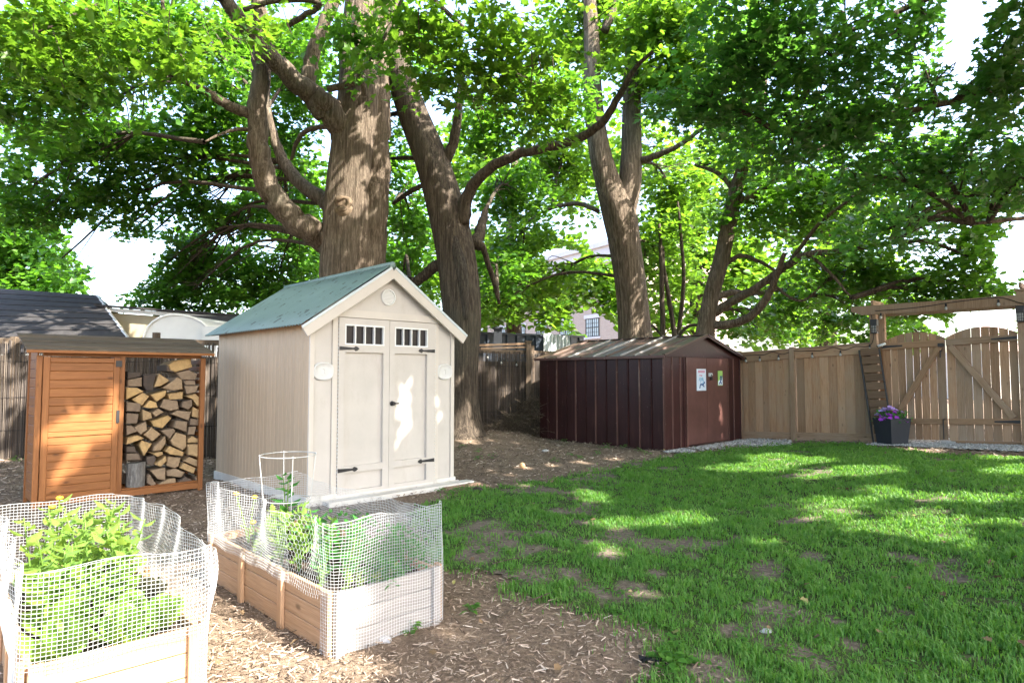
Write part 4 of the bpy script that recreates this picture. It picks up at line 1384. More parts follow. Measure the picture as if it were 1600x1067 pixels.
def ex2(at):
    # overlapping hexagonal piece that sags in at the corner
    a2 = lambda s, z: at(s, z) + np.stack([.05 * np.sin((np.asarray(s) - tot2 + .42) / .4 * math.pi) * smooth(.3, .6, z), np.zeros_like(z), np.zeros_like(z)], -1)
    return hexnet(a2, tot2 - .42, tot2 - .03, .27, .655)
netting(bed2, W2, L2, z0_b2, z1_b2, warp_b2, skip2, extra=ex2)

# left hand bed, lower left of the photo
B1 = np.array([-1.806, 2.40]); T1 = math.radians(42.3); W1, L1 = .61, 1.55
bed1 = bed(B1, T1, W1, L1, 'sunlit raised bed of leafy greens inside white netting', M['bed_wood'], M['bed_wood'])
P_, S_ = perimeter(W1, L1, .05); tot1 = S_[-1]
def z1_b1(s):
    s = s % tot1
    if s < .72: return .655 + .012 * math.sin(s * 7)
    if s < 2.35: return .65 + .008 * math.sin((s - .72) * 8) - .085 * math.exp(-((s - .98) / .28) ** 2)
    return .66
def z0_b1(s):
    s = s % tot1
    return .29 if .05 < s < .63 else (.015 if s < .9 or s > tot1 - .25 else .27)
def warp_b1(s, z, x, y):
    f = smooth(.30, .66, z)
    right = smooth(.66, .8, s) * (1 - smooth(2.15, 2.3, s))
    left = smooth(2.95, 3.1, s) * (1 - smooth(tot1 - .15, tot1, s))
    bulge = right * (.05 * np.sin((s - .7) / 1.6 * math.pi) + .014 * np.sin((s - .7) * 19)) * f + right * .07 * np.exp(-((s - .95) / .25) ** 2) * np.sin(np.clip((z - .25) / .42, 0, 1) * math.pi)
    bl = left * .035 * np.sin((s - 3) * 13) * f
    dx = np.where(x > W1, 1, np.where(x < 0, -1, 0)) * (bulge + bl + .008 * np.sin(s * 9) * f)
    dy = np.where(y < 0, -1, np.where(y > L1, 1, 0)) * (.012 * np.sin(s * 8) * f)
    return np.stack([x + dx, y + dy, z + .006 * np.sin(s * 15 + z * 4)], -1)
skip1 = lambda s: .74 < (s % tot1) < 1.02
netting(bed1, W1, L1, z0_b1, z1_b1, warp_b1, skip1, extra=lambda at: hexnet(at, .70, 1.06, .03, .62, .022))

# ------------------------------------------------------------------ leaf shapes
# maple leaf: x across, y along, slightly folded along the midrib; lobes and notches
LEAF_HI = np.array([(0, 0, 0), (.40, .0, .05), (.26, .24, .05), (.53, .50, .09), (.17, .57, .04), (0, 1.0, -.12), (-.17, .57, .04), (-.53, .50, .09), (-.26, .24, .05), (-.40, .0, .05)])
F_HI = [(0, 1, 2), (0, 2, 4), (2, 3, 4), (0, 4, 5), (0, 8, 9), (0, 6, 8), (8, 6, 7), (0, 5, 6)]
LEAF_MID = np.array([(0, 0, 0), (.46, .06, .06), (.25, .33, .05), (.50, .56, .09), (0, 1.0, -.12), (-.50, .56, .09), (-.25, .33, .05), (-.46, .06, .06)])
F_MID = [(0, 1, 2), (0, 2, 4), (2, 3, 4), (0, 6, 7), (0, 4, 6), (6, 4, 5)]
LEAF_LO = np.array([(0, 0, 0), (.46, .16, .06), (.34, .62, .06), (0, 1.0, -.08), (-.34, .62, .06), (-.46, .16, .06)])
F_LO = [(0, 1, 2, 3), (0, 3, 4, 5)]
LEAF_OVAL = np.array([(0, 0, 0), (.22, .25, .05), (.25, .55, .06), (0, 1.0, -.12), (-.25, .55, .06), (-.22, .25, .05)])
F_OVAL = [(0, 1, 2), (0, 2, 3), (0, 3, 4), (0, 4, 5)]

def place_leaves(tmpl, C, Nrm, Dir, size):
    """put the leaf template at points C, facing Nrm, pointing along Dir"""
    Nrm = Nrm / np.linalg.norm(Nrm, axis=1, keepdims=True)
    Dir = Dir - Nrm * (Dir * Nrm).sum(1, keepdims=True)
    Dir = Dir / np.maximum(np.linalg.norm(Dir, axis=1, keepdims=True), 1e-6)
    X = np.cross(Dir, Nrm)
    t = tmpl[None] * size[:, None, None]
    return C[:, None] + t[..., 0:1] * X[:, None] + t[..., 1:2] * Dir[:, None] + t[..., 2:3] * Nrm[:, None]

# ------------------------------------------------------------------ plants in the beds
def local(P, th, x, y, z):
    c, s = math.cos(th), math.sin(th)
    return (P[0] + x * c - y * s, P[1] + x * s + y * c, z)

_leafmesh = {}
def leaf_mesh(kind, mat):
    k = (kind, mat.name)
    if k in _leafmesh: return _leafmesh[k]
    b = MB()
    if kind == 'lettuce':      # broad ruffled blade
        vs = []; fs = []
        rows = 5
        for i in range(rows):
            y = i / (rows - 1)
            w = .12 + .62 * math.sin(math.pi * min(y * .75 + .10, 1)) * (1 - .35 * (y > .9))
            for j, q in enumerate((-1, -.5, 0, .5, 1)):
                vs.append((q * w * .55, y, .10 * abs(q) + .05 * math.sin(6 * y + 3 * q) * abs(q) - .30 * y * y))
        for i in range(rows - 1):
            for j in range(4):
                a = i * 5 + j
                fs.append((a, a + 1, a + 6, a + 5))
        b.add(vs, fs)
    elif kind == 'oval':
        b.add(LEAF_OVAL, F_OVAL)
    elif kind == 'petal5':
        vs = [(0, 0, -.15)]; fs = []
        for k2 in range(15):
            a = k2 * 2 * math.pi / 15
            r = (1.0, .78, 1.0)[k2 % 3] if k2 % 3 != 1 else 1.06
            r = .80 if k2 % 3 == 0 else 1.0
            vs.append((r * math.cos(a), r * math.sin(a), .12 + .05 * math.sin(3 * a)))
        for k2 in range(15):
            fs.append((0, 1 + k2, 1 + (k2 + 1) % 15))
        b.add(vs, fs)
    me = b.mesh(kind + '_leaf', True)
    me.materials.append(mat)
    _leafmesh[k] = me
    return me

def leaf_obj(name, parent, me, base, az, el, size, roll=0.0):
    """a leaf from base, heading az, rising at el"""
    d = Vector((math.cos(az) * math.cos(el), math.sin(az) * math.cos(el), math.sin(el)))
    x = Vector((-math.sin(az), math.cos(az), 0))
    x = Matrix.Rotation(roll, 3, d) @ x
    z = x.cross(d)
    Mx = Matrix((x * size, d * size, z * size)).transposed().to_4x4()
    Mx.translation = Vector(base)
    return obj(name, me, parent, None, M=Mx)

def rosette(pos, n, size, mat, lab, cat, kind='lettuce', h=.05, group=None, el=(.35, 1.25)):
    r = thing('lettuce' if cat == 'lettuce' else 'leafy_plant', lab, cat, pos, R.uniform(0, 6), group)
    me = leaf_mesh(kind, mat)
    for k in range(n):
        f = k / n
        leaf_obj('leaf', r, me, (0, 0, h * f + .01), k * 2.4, el[0] + (el[1] - el[0]) * f + R.uniform(-.15, .15), size * R.uniform(.75, 1.1) * (1 - .35 * f), R.uniform(-.3, .3))
    return r

ZS = .25
def stalk_plant(pos, h, n, size, mat, lab, cat, kind='oval', flower=None, group=None, stems=1):
    r = thing('vegetable_plant', lab, cat, pos, R.uniform(0, 6), group)
    me = leaf_mesh(kind, mat)
    for q in range(stems):
        lean = (R.uniform(-.25, .25), R.uniform(-.25, .25)) if stems > 1 else (R.uniform(-.08, .08), R.uniform(-.08, .08))
        hh = h * R.uniform(.8, 1.0)
        P = spline([(0, 0, 0), (lean[0] * hh * .4, lean[1] * hh * .4, hh * .5), (lean[0] * hh, lean[1] * hh, hh)], 8)
        b = MB(); b.tube(P, np.linspace(.006, .003, 8), 5); b.build('stem', M['veg'], r, True)
        for k in range(n // stems):
            f = .15 + .85 * (k + .5) / (n // stems)
            i = min(int(f * 7), 6); p = P[i] + (P[i + 1] - P[i]) * (f * 7 - i)
            leaf_obj('leaf', r, me, tuple(p), k * 2.4 + R.uniform(-.4, .4), R.uniform(-.1, .6), size * R.uniform(.7, 1.15) * (1 - .3 * f), R.uniform(-.4, .4))
        if flower:
            b = MB()
            b.lathe([(.004, 0), (.014, .004), (.02, .012), (.016, .02), (.006, .024)], (0, 0, 0), 9)
            b.build('flower', flower, r, True, loc=tuple(P[-1]))
    return r

def places(pts):
    """where each plant stands in its group, told by row (nearest first) and side"""
    o = sorted(range(len(pts)), key=lambda i: pts[i][1]); out = [''] * len(pts)
    nr = (len(pts) + 2) // 3
    for r_ in range(nr):
        row = sorted(o[r_ * 3:r_ * 3 + 3], key=lambda i: pts[i][0])
        side = {1: ['single'], 2: ['left', 'right'], 3: ['left', 'middle', 'right']}[len(row)]
        rn = 'nearest' if r_ == 0 else 'farthest' if r_ == nr - 1 else ORD[r_]
        for i, sd in zip(row, side): out[i] = f'{sd} one in the {rn} row'
    return out
# left bed: lettuces with taller flowering greens behind them
LP = [(.12, .16), (.34, .14), (.50, .22), (.18, .40), (.42, .42), (.16, .66), (.40, .70), (.52, .56), (.22, .92), (.46, .98), (.14, 1.18), (.36, 1.24)]
for i, (x, y) in enumerate(LP):
    dark = i in (7, 9)
    rosette(local(B1, T1, x, y, ZS), 16, R.uniform(.13, .175), M['veg_dark'] if dark else M['veg'], ('purple brown' if dark else 'broad green') + ' lettuce in the sunlit netted bed, ' + places(LP)[i], 'lettuce', group='lettuces in the sunlit bed')
TPL = [(.28, .36, .32), (.20, .55, .40), (.45, .62, .38), (.32, .82, .50), (.48, .85, .42), (.16, .86, .42), (.30, 1.08, .52), (.50, 1.12, .42), (.24, 1.36, .44), (.44, 1.40, .36), (.10, .50, .32), (.38, .52, .38), (.36, .96, .50), (.22, 1.18, .48), (.12, 1.10, .42), (.44, .74, .44)]
for i, (x, y, h) in enumerate(TPL):
    if i == 8:
        stalk_plant(local(B1, T1, x, y, ZS), h, 26, .105, M['veg'], 'tall plant with a yellow flower in the sunlit bed, ' + places(TPL)[i], 'plant', flower=M['marigold'], group='tall plants in the sunlit bed', stems=2)
    else:
        stalk_plant(local(B1, T1, x, y, ZS), h, 26, .12, M['veg'], 'tall bushy green plant in the sunlit bed, ' + places(TPL)[i], 'plant', group='tall plants in the sunlit bed', stems=2)
# right bed: vine in the hexagonal net corner, feathery herbs, marigold, caged tomato
VPL = [(.14, .15, .40), (.10, .30, .42), (.26, .22, .38), (.16, .44, .40), (.30, .42, .30)]
for i, (x, y, h) in enumerate(VPL):
    stalk_plant(local(B2, TH, x, y, ZS), h, 34, .085, M['herb'], 'tall dense green vine behind the hexagonal net corner, ' + places(VPL)[i], 'plant', group='vines in the net corner', stems=2)
RPL = [(.10, .05, .12), (.20, .06, .10), (.06, .24, .13), (.30, .07, .09), (.40, .08, .10)]
for i, (x, y, h) in enumerate(RPL):
    stalk_plant(local(B2, TH, x, y, ZS + .02), h, 16, .05, M['veg'], 'low pale green plant at the cedar bed rim, ' + places(RPL)[i], 'plant', group='low plants along the bed rim', stems=2)
WPL = [(.20, 1.10, .24), (.08, 1.06, .24), (.22, .84, .30), (.12, .62, .30), (.10, .80, .32), (.16, .95, .26), (.28, .68, .26)]
for i, (x, y, h) in enumerate(WPL):
    stalk_plant(local(B2, TH, x, y, ZS), h * 1.2, 34, .085, M['veg'], 'sunlit leafy plant behind the waving net, ' + places(WPL)[i], 'plant', group='leafy plants behind the waving net', stems=3)
def herb(pos, h, n, lab, group):
    r = thing('herb_clump', lab, 'herb', pos, 0, group)
    nn = n
    az = RNG.random(nn) * 2 * math.pi; el = RNG.uniform(.35, 1.4, nn); ln = h * RNG.uniform(.55, 1.0, nn)
    paths = []; C = []; D = []
    for a, e, l in zip(az, el, ln):
        d = np.array([math.cos(a) * math.cos(e), math.sin(a) * math.cos(e), math.sin(e)])
        tip = d * l - np.array([0, 0, .12 * l * math.cos(e)])
        paths.append(spline([(0, 0, 0), d * l * .5, tip], 5))
        for k in range(9):
            C.append(paths[-1][-1] + RNG.normal(0, .018, 3)); D.append(d + RNG.normal(0, .6, 3))
    st = obj('stem', strands(paths, .0016), r, M['herb']); tag(st, kind='stuff')
    C, D = np.array(C), np.array(D)
    N_ = RNG.normal(0, .5, C.shape) + np.array([0, 0, 1.0])
    me = np_mesh('foliage', place_leaves(LEAF_LO, C, N_, D, RNG.uniform(.018, .034, len(C))), F_LO, M['herb'])
    tag(obj('foliage', me, r), kind='stuff')
HPL = ((.56, .20, .24), (.58, .34, .28), (.46, .30, .22), (.40, .20, .17), (.36, .10, .14), (.50, .48, .22))
for i, (x, y, h) in enumerate(HPL):
    herb(local(B2, TH, x, y, ZS), h, 26, 'feathery green herb at the greyed bed end, ' + places(HPL)[i], 'herbs in the cedar bed')
herb(local(B2, TH, .5, .75, ZS), .30, 14, 'wispy tall dill in the middle of the cedar bed', None)
stalk_plant(local(B2, TH, .16, 1.45, ZS), .38, 12, .045, M['veg'], 'thin marigold with yellow flowers at the far end of the cedar bed', 'flower', flower=M['marigold'], stems=2)
stalk_plant(local(B2, TH, .10, 1.20, ZS), .22, 10, .045, M['veg'], 'short marigold with a yellow flower inside the waving net', 'flower', flower=M['marigold'], stems=1)
TP = local(B2, TH, .36, 1.30, ZS)
stalk_plant(TP, .50, 30, .11, M['herb'], 'tomato plant growing up through the wire cage', 'tomato plant', stems=2)
LPL = [(.30, 1.05), (.46, 1.12), (.52, .98)]
for i, (x, y) in enumerate(LPL):
    stalk_plant(local(B2, TH, x, y, ZS), .20, 14, .09, M['herb'], 'low dark leafy plant beside the tomato cage, ' + ('left one', 'middle one', 'right one')[i], 'plant', group='low plants beside the tomato cage', stems=2)
cg = thing('tomato_cage', 'pale wire tomato cage with round hoops around a young plant', 'plant cage', TP)
for z, rr in ((.60, .185), (.545, .17), (.30, .15)):
    b = MB(); a = np.linspace(0, 2 * math.pi, 33)
    if z > .59: pass
    b.tube(np.stack([rr * np.cos(a), rr * np.sin(a), np.full(33, z if z != .545 else .585)], 1) * np.array([1, 1, 1]), .0035, 5)
    if z != .545: b.build('hoop', M['wire'], cg, True)
for k in range(4):
    a = k * math.pi / 2 + .5
    b = MB(); b.tube([(.187 * math.cos(a), .187 * math.sin(a), .61), (.155 * math.cos(a), .155 * math.sin(a), .30), (.10 * math.cos(a), .10 * math.sin(a), -.08)], .0032, 5)
    b.build('leg', M['wire'], cg)

# petunias in the planter
pt = thing('petunias', 'lavender and magenta petunias spilling from the slate planter', 'flowers', PLANTER_TOP)
C = RNG.normal(0, .095, (260, 3)) * np.array([1.1, 1.1, .5]) + np.array([0, 0, .07])
N_ = RNG.normal(0, .6, C.shape) + np.array([0, 0, .8]); D = C + RNG.normal(0, .1, C.shape)
tag(obj('foliage', np_mesh('foliage', place_leaves(LEAF_OVAL, C, N_, D, RNG.uniform(.05, .08, 260)), F_OVAL, M['herb']), pt), kind='stuff')
ml, md = leaf_mesh('petal5', M['petal']), leaf_mesh('petal5', M['petal_deep'])
for k in range(54):
    a = R.uniform(0, 6.28); r_ = R.uniform(.02, .25)
    deep = (math.sin(a) < -.2 and r_ > .12 and R.random() < .8) or R.random() < .22
    z = .20 * (1 - (r_ / .27) ** 2) + R.uniform(-.01, .04) - (.07 if deep else 0)
    o = obj('flower', md if deep else ml, pt)
    dirv = Vector((math.cos(a) * r_ * 3 + R.uniform(-.3, .3), math.sin(a) * r_ * 3 - .45, .9))
    o.rotation_euler = dirv.to_track_quat('Z', 'Y').to_euler()
    o.location = (math.cos(a) * r_, math.sin(a) * r_, z)
    s = R.uniform(.034, .048); o.scale = (s, s, s)
# ------------------------------------------------------------------ sun flecks: gaps in the crowns
BEAMS = []          # (point, radius, keep fraction)
def beam(p, r, keep=0.0): BEAMS.append((np.array(p, float), r, keep))
def gbeam(px, py, rx, keep=0.0):
    p = on_ground(px, py); d = np.linalg.norm(p - CAMPOS)
    beam(p, rx * d / FPX, keep)
# lit corner with the raised beds; the right part of the cedar bed's end face stays in shade
PROTECT = [np.array([B2[0] + U[0] * t_, B2[1] + U[1] * t_, z_]) for t_ in (.22, .32, .42, .54, .66) for z_ in (.06, .28)] + [np.append(on_ground(px, py)[:2], 0.0) for px, py in ((560, 1000), (620, 960), (720, 1000), (690, 1040), (760, 960), (720, 930), (620, 1060))]
def lbeam(p, r):
    p = np.array(p, float)
    for q in PROTECT:
        w_ = q - p; d_ = np.linalg.norm(w_ - SUN * (w_ @ SUN))
        r = min(r, d_ - .05)
    if r > .04: beam(p, r)
for px, py, r in ((60, 1040, 190), (170, 960, 190), (250, 1010, 130), (330, 1040, 110), (420, 1020, 80), (470, 1050, 70), (400, 985, 40), (520, 1060, 40)):
    p = on_ground(px, py); lbeam(p, r * np.linalg.norm(p - CAMPOS) / FPX)
for x, y, z, r in ((-2.2, 3.0, .5, .55), (-2.6, 3.4, .5, .5), (-1.6, 2.5, .4, .5), (-1.25, 3.75, .45, .24), (-1.55, 4.0, .5, .20), (-1.05, 3.45, .45, .2), (-.80, 3.30, .3, .13), (-.84, 3.23, .12, .10), (-1.9, 4.3, .5, .18)):
    lbeam((x, y, z), r)
gbeam(700, 990, 7); gbeam(560, 1055, 10)
# lawn
LAWN_SPOTS = [(917, 776, 22, 10), (957, 821, 26, 9), (1062, 811, 28, 11), (1030, 815, 14, 7), (945, 858, 18, 8), (990, 926, 14, 8), (1165, 733, 42, 4), (1125, 736, 24, 3), (1205, 719, 38, 6), (1255, 722, 28, 5), (1200, 733, 28, 4), (1340, 738, 38, 5),
    (1270, 745, 16, 4), (1370, 772, 18, 10), (1303, 793, 32, 9), (1278, 809, 16, 7), (1350, 830, 18, 7), (1445, 811, 30, 10), (1455, 839, 22, 8), (1520, 781, 40, 6), (1592, 820, 12, 8), (1568, 740, 20, 5), (1595, 732, 12, 5), (1560, 718, 20, 3), (1440, 704, 20, 2),
    (740, 758, 9, 2), (810, 760, 8, 2), (960, 718, 8, 2), (815, 731, 8, 2), (860, 727, 8, 2), (730, 686, 14, 2), (765, 735, 8, 2), (790, 742, 6, 2), (905, 722, 10, 2), (1175, 852, 14, 5), (1500, 860, 10, 5)]
for px, py, rx, ry in LAWN_SPOTS:
    n = max(1, int(ry / 2.5))
    for k in range(-n, n + 1):
        f = k / (n + .5)
        gbeam(px + 4 * f, py + ry * f, rx * .8 * math.sqrt(1 - f * f) ** .7)
def pbeam(px, py, P, n, r): beam(on_plane(px, py, P, n), r * .62 - .01)
N1 = (-Vv[0], -Vv[1], 0); P1 = (SH[0], SH[1], 0)
z2 = lambda zx, zy: (320 + zx * .38426, 390 + zy * .38426)
for k in range(15):      # the one tall leaf shaped fleck on the right door
    f = k / 14
    pbeam(*z2(838 - 46 * f, 535 + 225 * f), P1, N1, .045 + .115 * math.sin(math.pi * f) ** .8)
for zx, zy, r in ((985, 405, .06), (978, 428, .05), (937, 640, .05), (937, 665, .06), (936, 690, .05)):
    pbeam(*z2(zx, zy), P1, N1, r)
PC = (CB[0], CB[1], 0)
z1 = lambda zx, zy: (zx * .34662, 430 + zy * .34677)
for zx, zy, r in ((330, 605, .10), (310, 640, .12), (280, 680, .09), (500, 580, .06), (490, 625, .09), (505, 660, .06), (440, 725, .08), (405, 690, .06), (390, 740, .06), (330, 760, .06), (300, 855, .09), (270, 895, .09), (245, 960, .07), (170, 780, .05), (548, 510, .05)):
    pbeam(*z1(zx, zy), PC, N1, r)
NBF = np.array([(BF[2] - BF[1])[1], -(BF[2] - BF[1])[0], 0.0]); NBF /= np.linalg.norm(NBF)
z5 = lambda zx, zy: (690 + zx * .2062, 500 + zy * .2062)
for zx, zy, r in ((290, 310, .12), (270, 370, .08), (720, 300, .14), (700, 360, .14), (690, 430, .10), (640, 500, .10), (620, 560, .12), (590, 640, .12), (515, 560, .06), (470, 760, .12), (370, 840, .12), (330, 860, .10), (420, 850, .12)):
    pbeam(*z5(zx, zy), (BF[1][0], BF[1][1], 0), NBF, r)
for zx, zy, r in ((240, 560, .10), (215, 640, .14), (200, 700, .16), (190, 780, .16), (180, 830, .14), (170, 390, .10), (230, 860, .12)):
    beam(at_depth(*z5(zx, zy), 12.55), r * .8)
for px, py, r in ((555, 262, .14), (560, 285, .16), (560, 310, .16), (568, 240, .10), (592, 190, .10), (590, 160, .10), (410, 165, .16), (405, 190, .14), (400, 75, .18), (415, 60, .16), (430, 110, .10), (553, 430, .10)):
    beam(at_depth(px, py, 12.7), r * .65)
zm = lambda zx, zy: (1040 + zx * .18742, 520 + zy * .18742)
for zx, zy, r in ((465, 650, .09), (455, 700, .10), (480, 590, .05), (435, 620, .04), (345, 780, .06), (335, 860, .08), (315, 910, .07), (390, 870, .06)):
    pbeam(*zm(zx, zy), (MS[0], MS[1], 0), (-MV[0], -MV[1], 0), r)
beam((-8.0, 9.5, .6), .35); beam((-7.8, 9.5, .2), .25)
for k in range(26):     # flecks on the neighbour's dark roof
    p = at_depth(R.uniform(-10, 190), R.uniform(470, 525), 13.5 + R.uniform(-1, 1)); beam(p, R.uniform(.10, .22))
for k in range(12):     # and on the steel roof
    p = MS + MU * R.uniform(0, 1.4) + MV * R.uniform(0, MD); beam((p[0], p[1], 1.95), R.uniform(.05, .13))
for px, py, d, r, kp in ((150, 30, 8.5, 1.5, .04), (300, 60, 8.5, 1.3, .04), (440, 20, 9, 1.0, .06), (30, 40, 8.4, 1.2, .06), (220, 110, 9, 1.2, .06), (700, 70, 9, 1.4, .12), (800, 120, 9, 1.2, .12), (640, 40, 9, 1.0, .2), (760, 40, 9, 1.2, .12), (860, 80, 9.2, .9, .2), (60, 120, 9.5, 1.2, .1), (1240, 120, 10.3, 1.3, .45), (1400, 110, 10.2, 1.1, .45), (1500, 290, 11, 1.2, .4), (1450, 400, 12.5, 1.3, .35), (1300, 430, 13.5, 1.3, .35), (1330, 250, 11, 1.0, .5), (1560, 240, 10, 1.0, .5)):
    beam(at_depth(px, py, d), r, kp)

BP = np.array([b_[0] for b_ in BEAMS]); BR = np.array([b_[1] for b_ in BEAMS]); BK = np.array([b_[2] for b_ in BEAMS])
def lit_gap(C, half=.06):
    """True for leaves that stand in one of the gaps through which the sun falls"""
    kill = np.zeros(len(C), bool)
    rr = RNG.random(len(C)); ragged = RNG.uniform(.86, 1.12, len(C))
    for p, r, k in zip(BP, BR, BK):
        q = C - p
        t_ = q @ SUN
        d = np.linalg.norm(q - t_[:, None] * SUN, axis=1)
        kill |= (d < (r + half * (r < .6)) * (ragged if r < .6 else 1.0)) & (t_ > .9) & (rr >= k)
    return kill

# ------------------------------------------------------------------ trees
FR = np.array([0.0, 1.0, 0.0])
def sprays(C, n_leaf, rad, size, tmpl, faces, flat=.28, half=.06):
    """leaf clusters round every centre: loose, drooping plates of leaves"""
    n = len(C)
    k = n_leaf
    N0 = RNG.normal(0, .30, (n, 3)) + np.array([0, 0, 1.0])
    N0 /= np.linalg.norm(N0, axis=1, keepdims=True)
    A = np.cross(N0, np.array([1.0, .1, 0])); A /= np.linalg.norm(A, axis=1, keepdims=True)
    B = np.cross(N0, A)
    ang = RNG.random((n, k)) * 2 * math.pi; rr = np.sqrt(RNG.random((n, k))) * rad * RNG.uniform(.7, 1.25, (n, 1))
    off = (np.cos(ang) * rr)[..., None] * A[:, None] + (np.sin(ang) * rr)[..., None] * B[:, None] + (RNG.normal(0, flat * rad * .5, (n, k)) - .5 * rr ** 2 / rad)[..., None] * N0[:, None]
    P = (C[:, None] + off).reshape(-1, 3)
    D = (off + RNG.normal(0, .35 * rad, off.shape)).reshape(-1, 3) + np.array([0, 0, -.12 * rad])
    Nn = np.repeat(N0, k, 0) + RNG.normal(0, .38, (n * k, 3))
    S = RNG.uniform(.65, 1.2, n * k) * size
    keep = ~lit_gap(P, half)
    return place_leaves(tmpl, P[keep], Nn[keep], D[keep], S[keep]), S[keep]

def blob(px, py, rx, ry, d, dens=1.0, thick=.8):
    c = at_depth(px, py, d)
    a, b_ = rx * d / FPX, ry * d / FPX
    n = max(3, int(dens * math.pi * a * b_ * 17))
    v = RNG.normal(0, 1, (n, 3)); v /= np.linalg.norm(v, axis=1, keepdims=True)
    v *= RNG.random((n, 1)) ** .45
    return c + v * np.array([a, thick * (a + b_) / 2, b_])

SKY_GAPS = [(150, 385, 42, 26), (212, 405, 26, 34), (180, 445, 38, 16), (130, 360, 30, 14), (250, 385, 14, 14), (355, 300, 24, 16), (1508, 35, 30, 66), (1496, 95, 18, 24), (1440, 205, 16, 8), (1575, 400, 26, 45), (1595, 380, 20, 40), (420, 380, 14, 12), (250, 300, 14, 10), (345, 375, 16, 10), (60, 265, 14, 12), (1235, 290, 0, 0), (940, 380, 26, 16), (880, 400, 30, 10), (910, 500, 22, 16), (930, 510, 24, 20), (1540, 495, 60, 18), (1460, 505, 20, 10), (455, 20, 40, 10)]
def sky_gap(C):
    px, py, f = project(C)
    k = np.zeros(len(C), bool)
    w = .35 + 1.3 * fbm(px / 16, py / 16, 1, 77)
    for a, b_, rx, ry in SKY_GAPS:
        if rx: k |= (((px - a) / (rx * w)) ** 2 + ((py - b_) / (ry * w)) ** 2 < 1) & (f > 0)
    return k

def limb(mb, pts, sides=10, n=None, ridge=None):
    """pts: rows of photo x, photo y, depth, width in photo pixels"""
    rows = [(*at_depth(a, b_, d), w * d / FPX / 2) for a, b_, d, w in pts]
    Q = spline(rows, n or max(10, len(rows) * 5))
    wig = RNG.normal(0, .25, (len(Q), 3)) * Q[:, 3:4] * .35
    mb.tube(Q[:, :3] + wig * (sides < 20), np.maximum(Q[:, 3], .004), sides, ridge=ridge)
    return Q

def bark_ridges(seed, amp=.05, flare=0.0):
    r = np.random.default_rng(seed)
    ph = r.random(8) * 6.28
    def f(ang, t_):
        o = 1 + amp * (np.sin(5 * ang + ph[0] + 3 * t_) + .7 * np.sin(9 * ang + ph[1] - 5 * t_) + .6 * np.sin(14 * ang + ph[2] + 2 * np.sin(7 * t_))) / 2
        return o + flare * max(0, 1 - t_ * 7) ** 2 * (1 + .5 * np.sin(4 * ang + ph[3]))
    return f

def build_tree(name, label, trunk_limbs, limbs, blobs, leaf_mat, size, n_leaf=24, rad=.42, lo=False, group=None, bark='bark', twig_from=None, extra=None, twigs=True, mid=False):
    base = at_depth(*trunk_limbs[0][0][0][:3])
    root = thing(name, label, 'tree', (0, 0, 0), 0, group)
    b = MB(); nodes = []
    for pts, sides, seed, flare in trunk_limbs:
        Q = limb(b, pts, sides, 46, bark_ridges(seed, .06, flare)); nodes.append(Q)
    b.build('trunk', M[bark], root, True)
    for pts in limbs:
        b = MB(); Q = limb(b, pts, 12, None, bark_ridges(len(pts), .05)); nodes.append(Q)
        b.build('limb', M[bark], root, True)
    allC = []
    node = np.concatenate(nodes)[:, :3] if nodes else np.zeros((1, 3))
    tw = []
    for bl in blobs:
        C = blob(*bl)
        C = C[~sky_gap(C)]
        if not len(C): continue
        allC.append(C)
        if twigs:
            c = C.mean(0)
            cand = node[node[:, 2] < max(c[2] + .6, node[:, 2].min() + 1.0)]
            if not len(cand): cand = node
            p = cand[np.argmin(np.linalg.norm(cand - c, axis=1))]
            pm = (p + c) / 2 + np.array([0, 0, .12 * np.linalg.norm(c - p)])
            S = spline([p, pm, c], 10)
            tw.append((S, np.linspace(.05, .022, 10)))
            for q in C[RNG.permutation(len(C))[:min(40, max(6, len(C) // 4))]]:
                s0 = S[RNG.integers(3, 10)]
                m_ = (s0 + q) / 2 + RNG.normal(0, .12, 3) + np.array([0, 0, .1])
                tw.append((spline([s0, m_, q], 7), np.linspace(.016, .005, 7)))
    if tw:
        b = MB()
        for S, r_ in tw: b.tube(S, r_, 5, caps=False)
        tag(b.build('branches', M['bark_dark'], root, True), kind='stuff')
    C = np.concatenate(allC)
    hi = (LEAF_LO, F_LO) if lo else (LEAF_MID, F_MID) if mid else (LEAF_HI, F_HI)
    V, _ = sprays(C, n_leaf, rad, size, *hi)
    cents = V[:, 3] * .5 + V[:, 0] * .5
    V = V[~sky_gap(cents)]
    tag(obj('crown', np_mesh('crown', V, hi[1], leaf_mat), root), kind='stuff')
    if extra is not None and len(extra):
        V, _ = sprays(extra, 20, .5, .21, LEAF_LO, F_LO, half=.11)
        tag(obj('crown', np_mesh('shade_crown', V, F_LO, leaf_mat), root), kind='stuff')  # unseen leaves added to cast the yard's shade
    return root

# upper crowns, unseen: leaf clusters added along the sun's rays to shade the yard
def shade_canopy(n, poly_fn, zlo, zhi):
    gxy = np.stack([RNG.uniform(-16, 10, n), RNG.uniform(1.0, 17, n)], 1)
    z = RNG.uniform(zlo, zhi, n)
    P = np.concatenate([gxy, np.zeros((n, 1))], 1) + SUN[None] / SUN[2] * z[:, None]
    ok = poly_fn(gxy[:, 0], gxy[:, 1])
    # the added shade leaves stay above the view; keep them out of the framed part of the crown
    px, py, f = project(P)
    ok &= ~((f > 0) & (px > -60) & (px < 1660) & (py > -70))
    return P[ok]
shade_zone = lambda x, y: ~((x < -1.15 + .55 * (y - 2.9)) & (y < 3.4)) & (x > -16) & (y < 17)
OV = shade_canopy(10500, shade_zone, 6.2, 10.5)
print('OV', len(OV)); cx = OV[:, 0]; cy = OV[:, 1]
owner = np.where(cy < 3.2, 3, np.where(cx < 2.0, 0, np.where(cx < 5.5, 1, 2)))

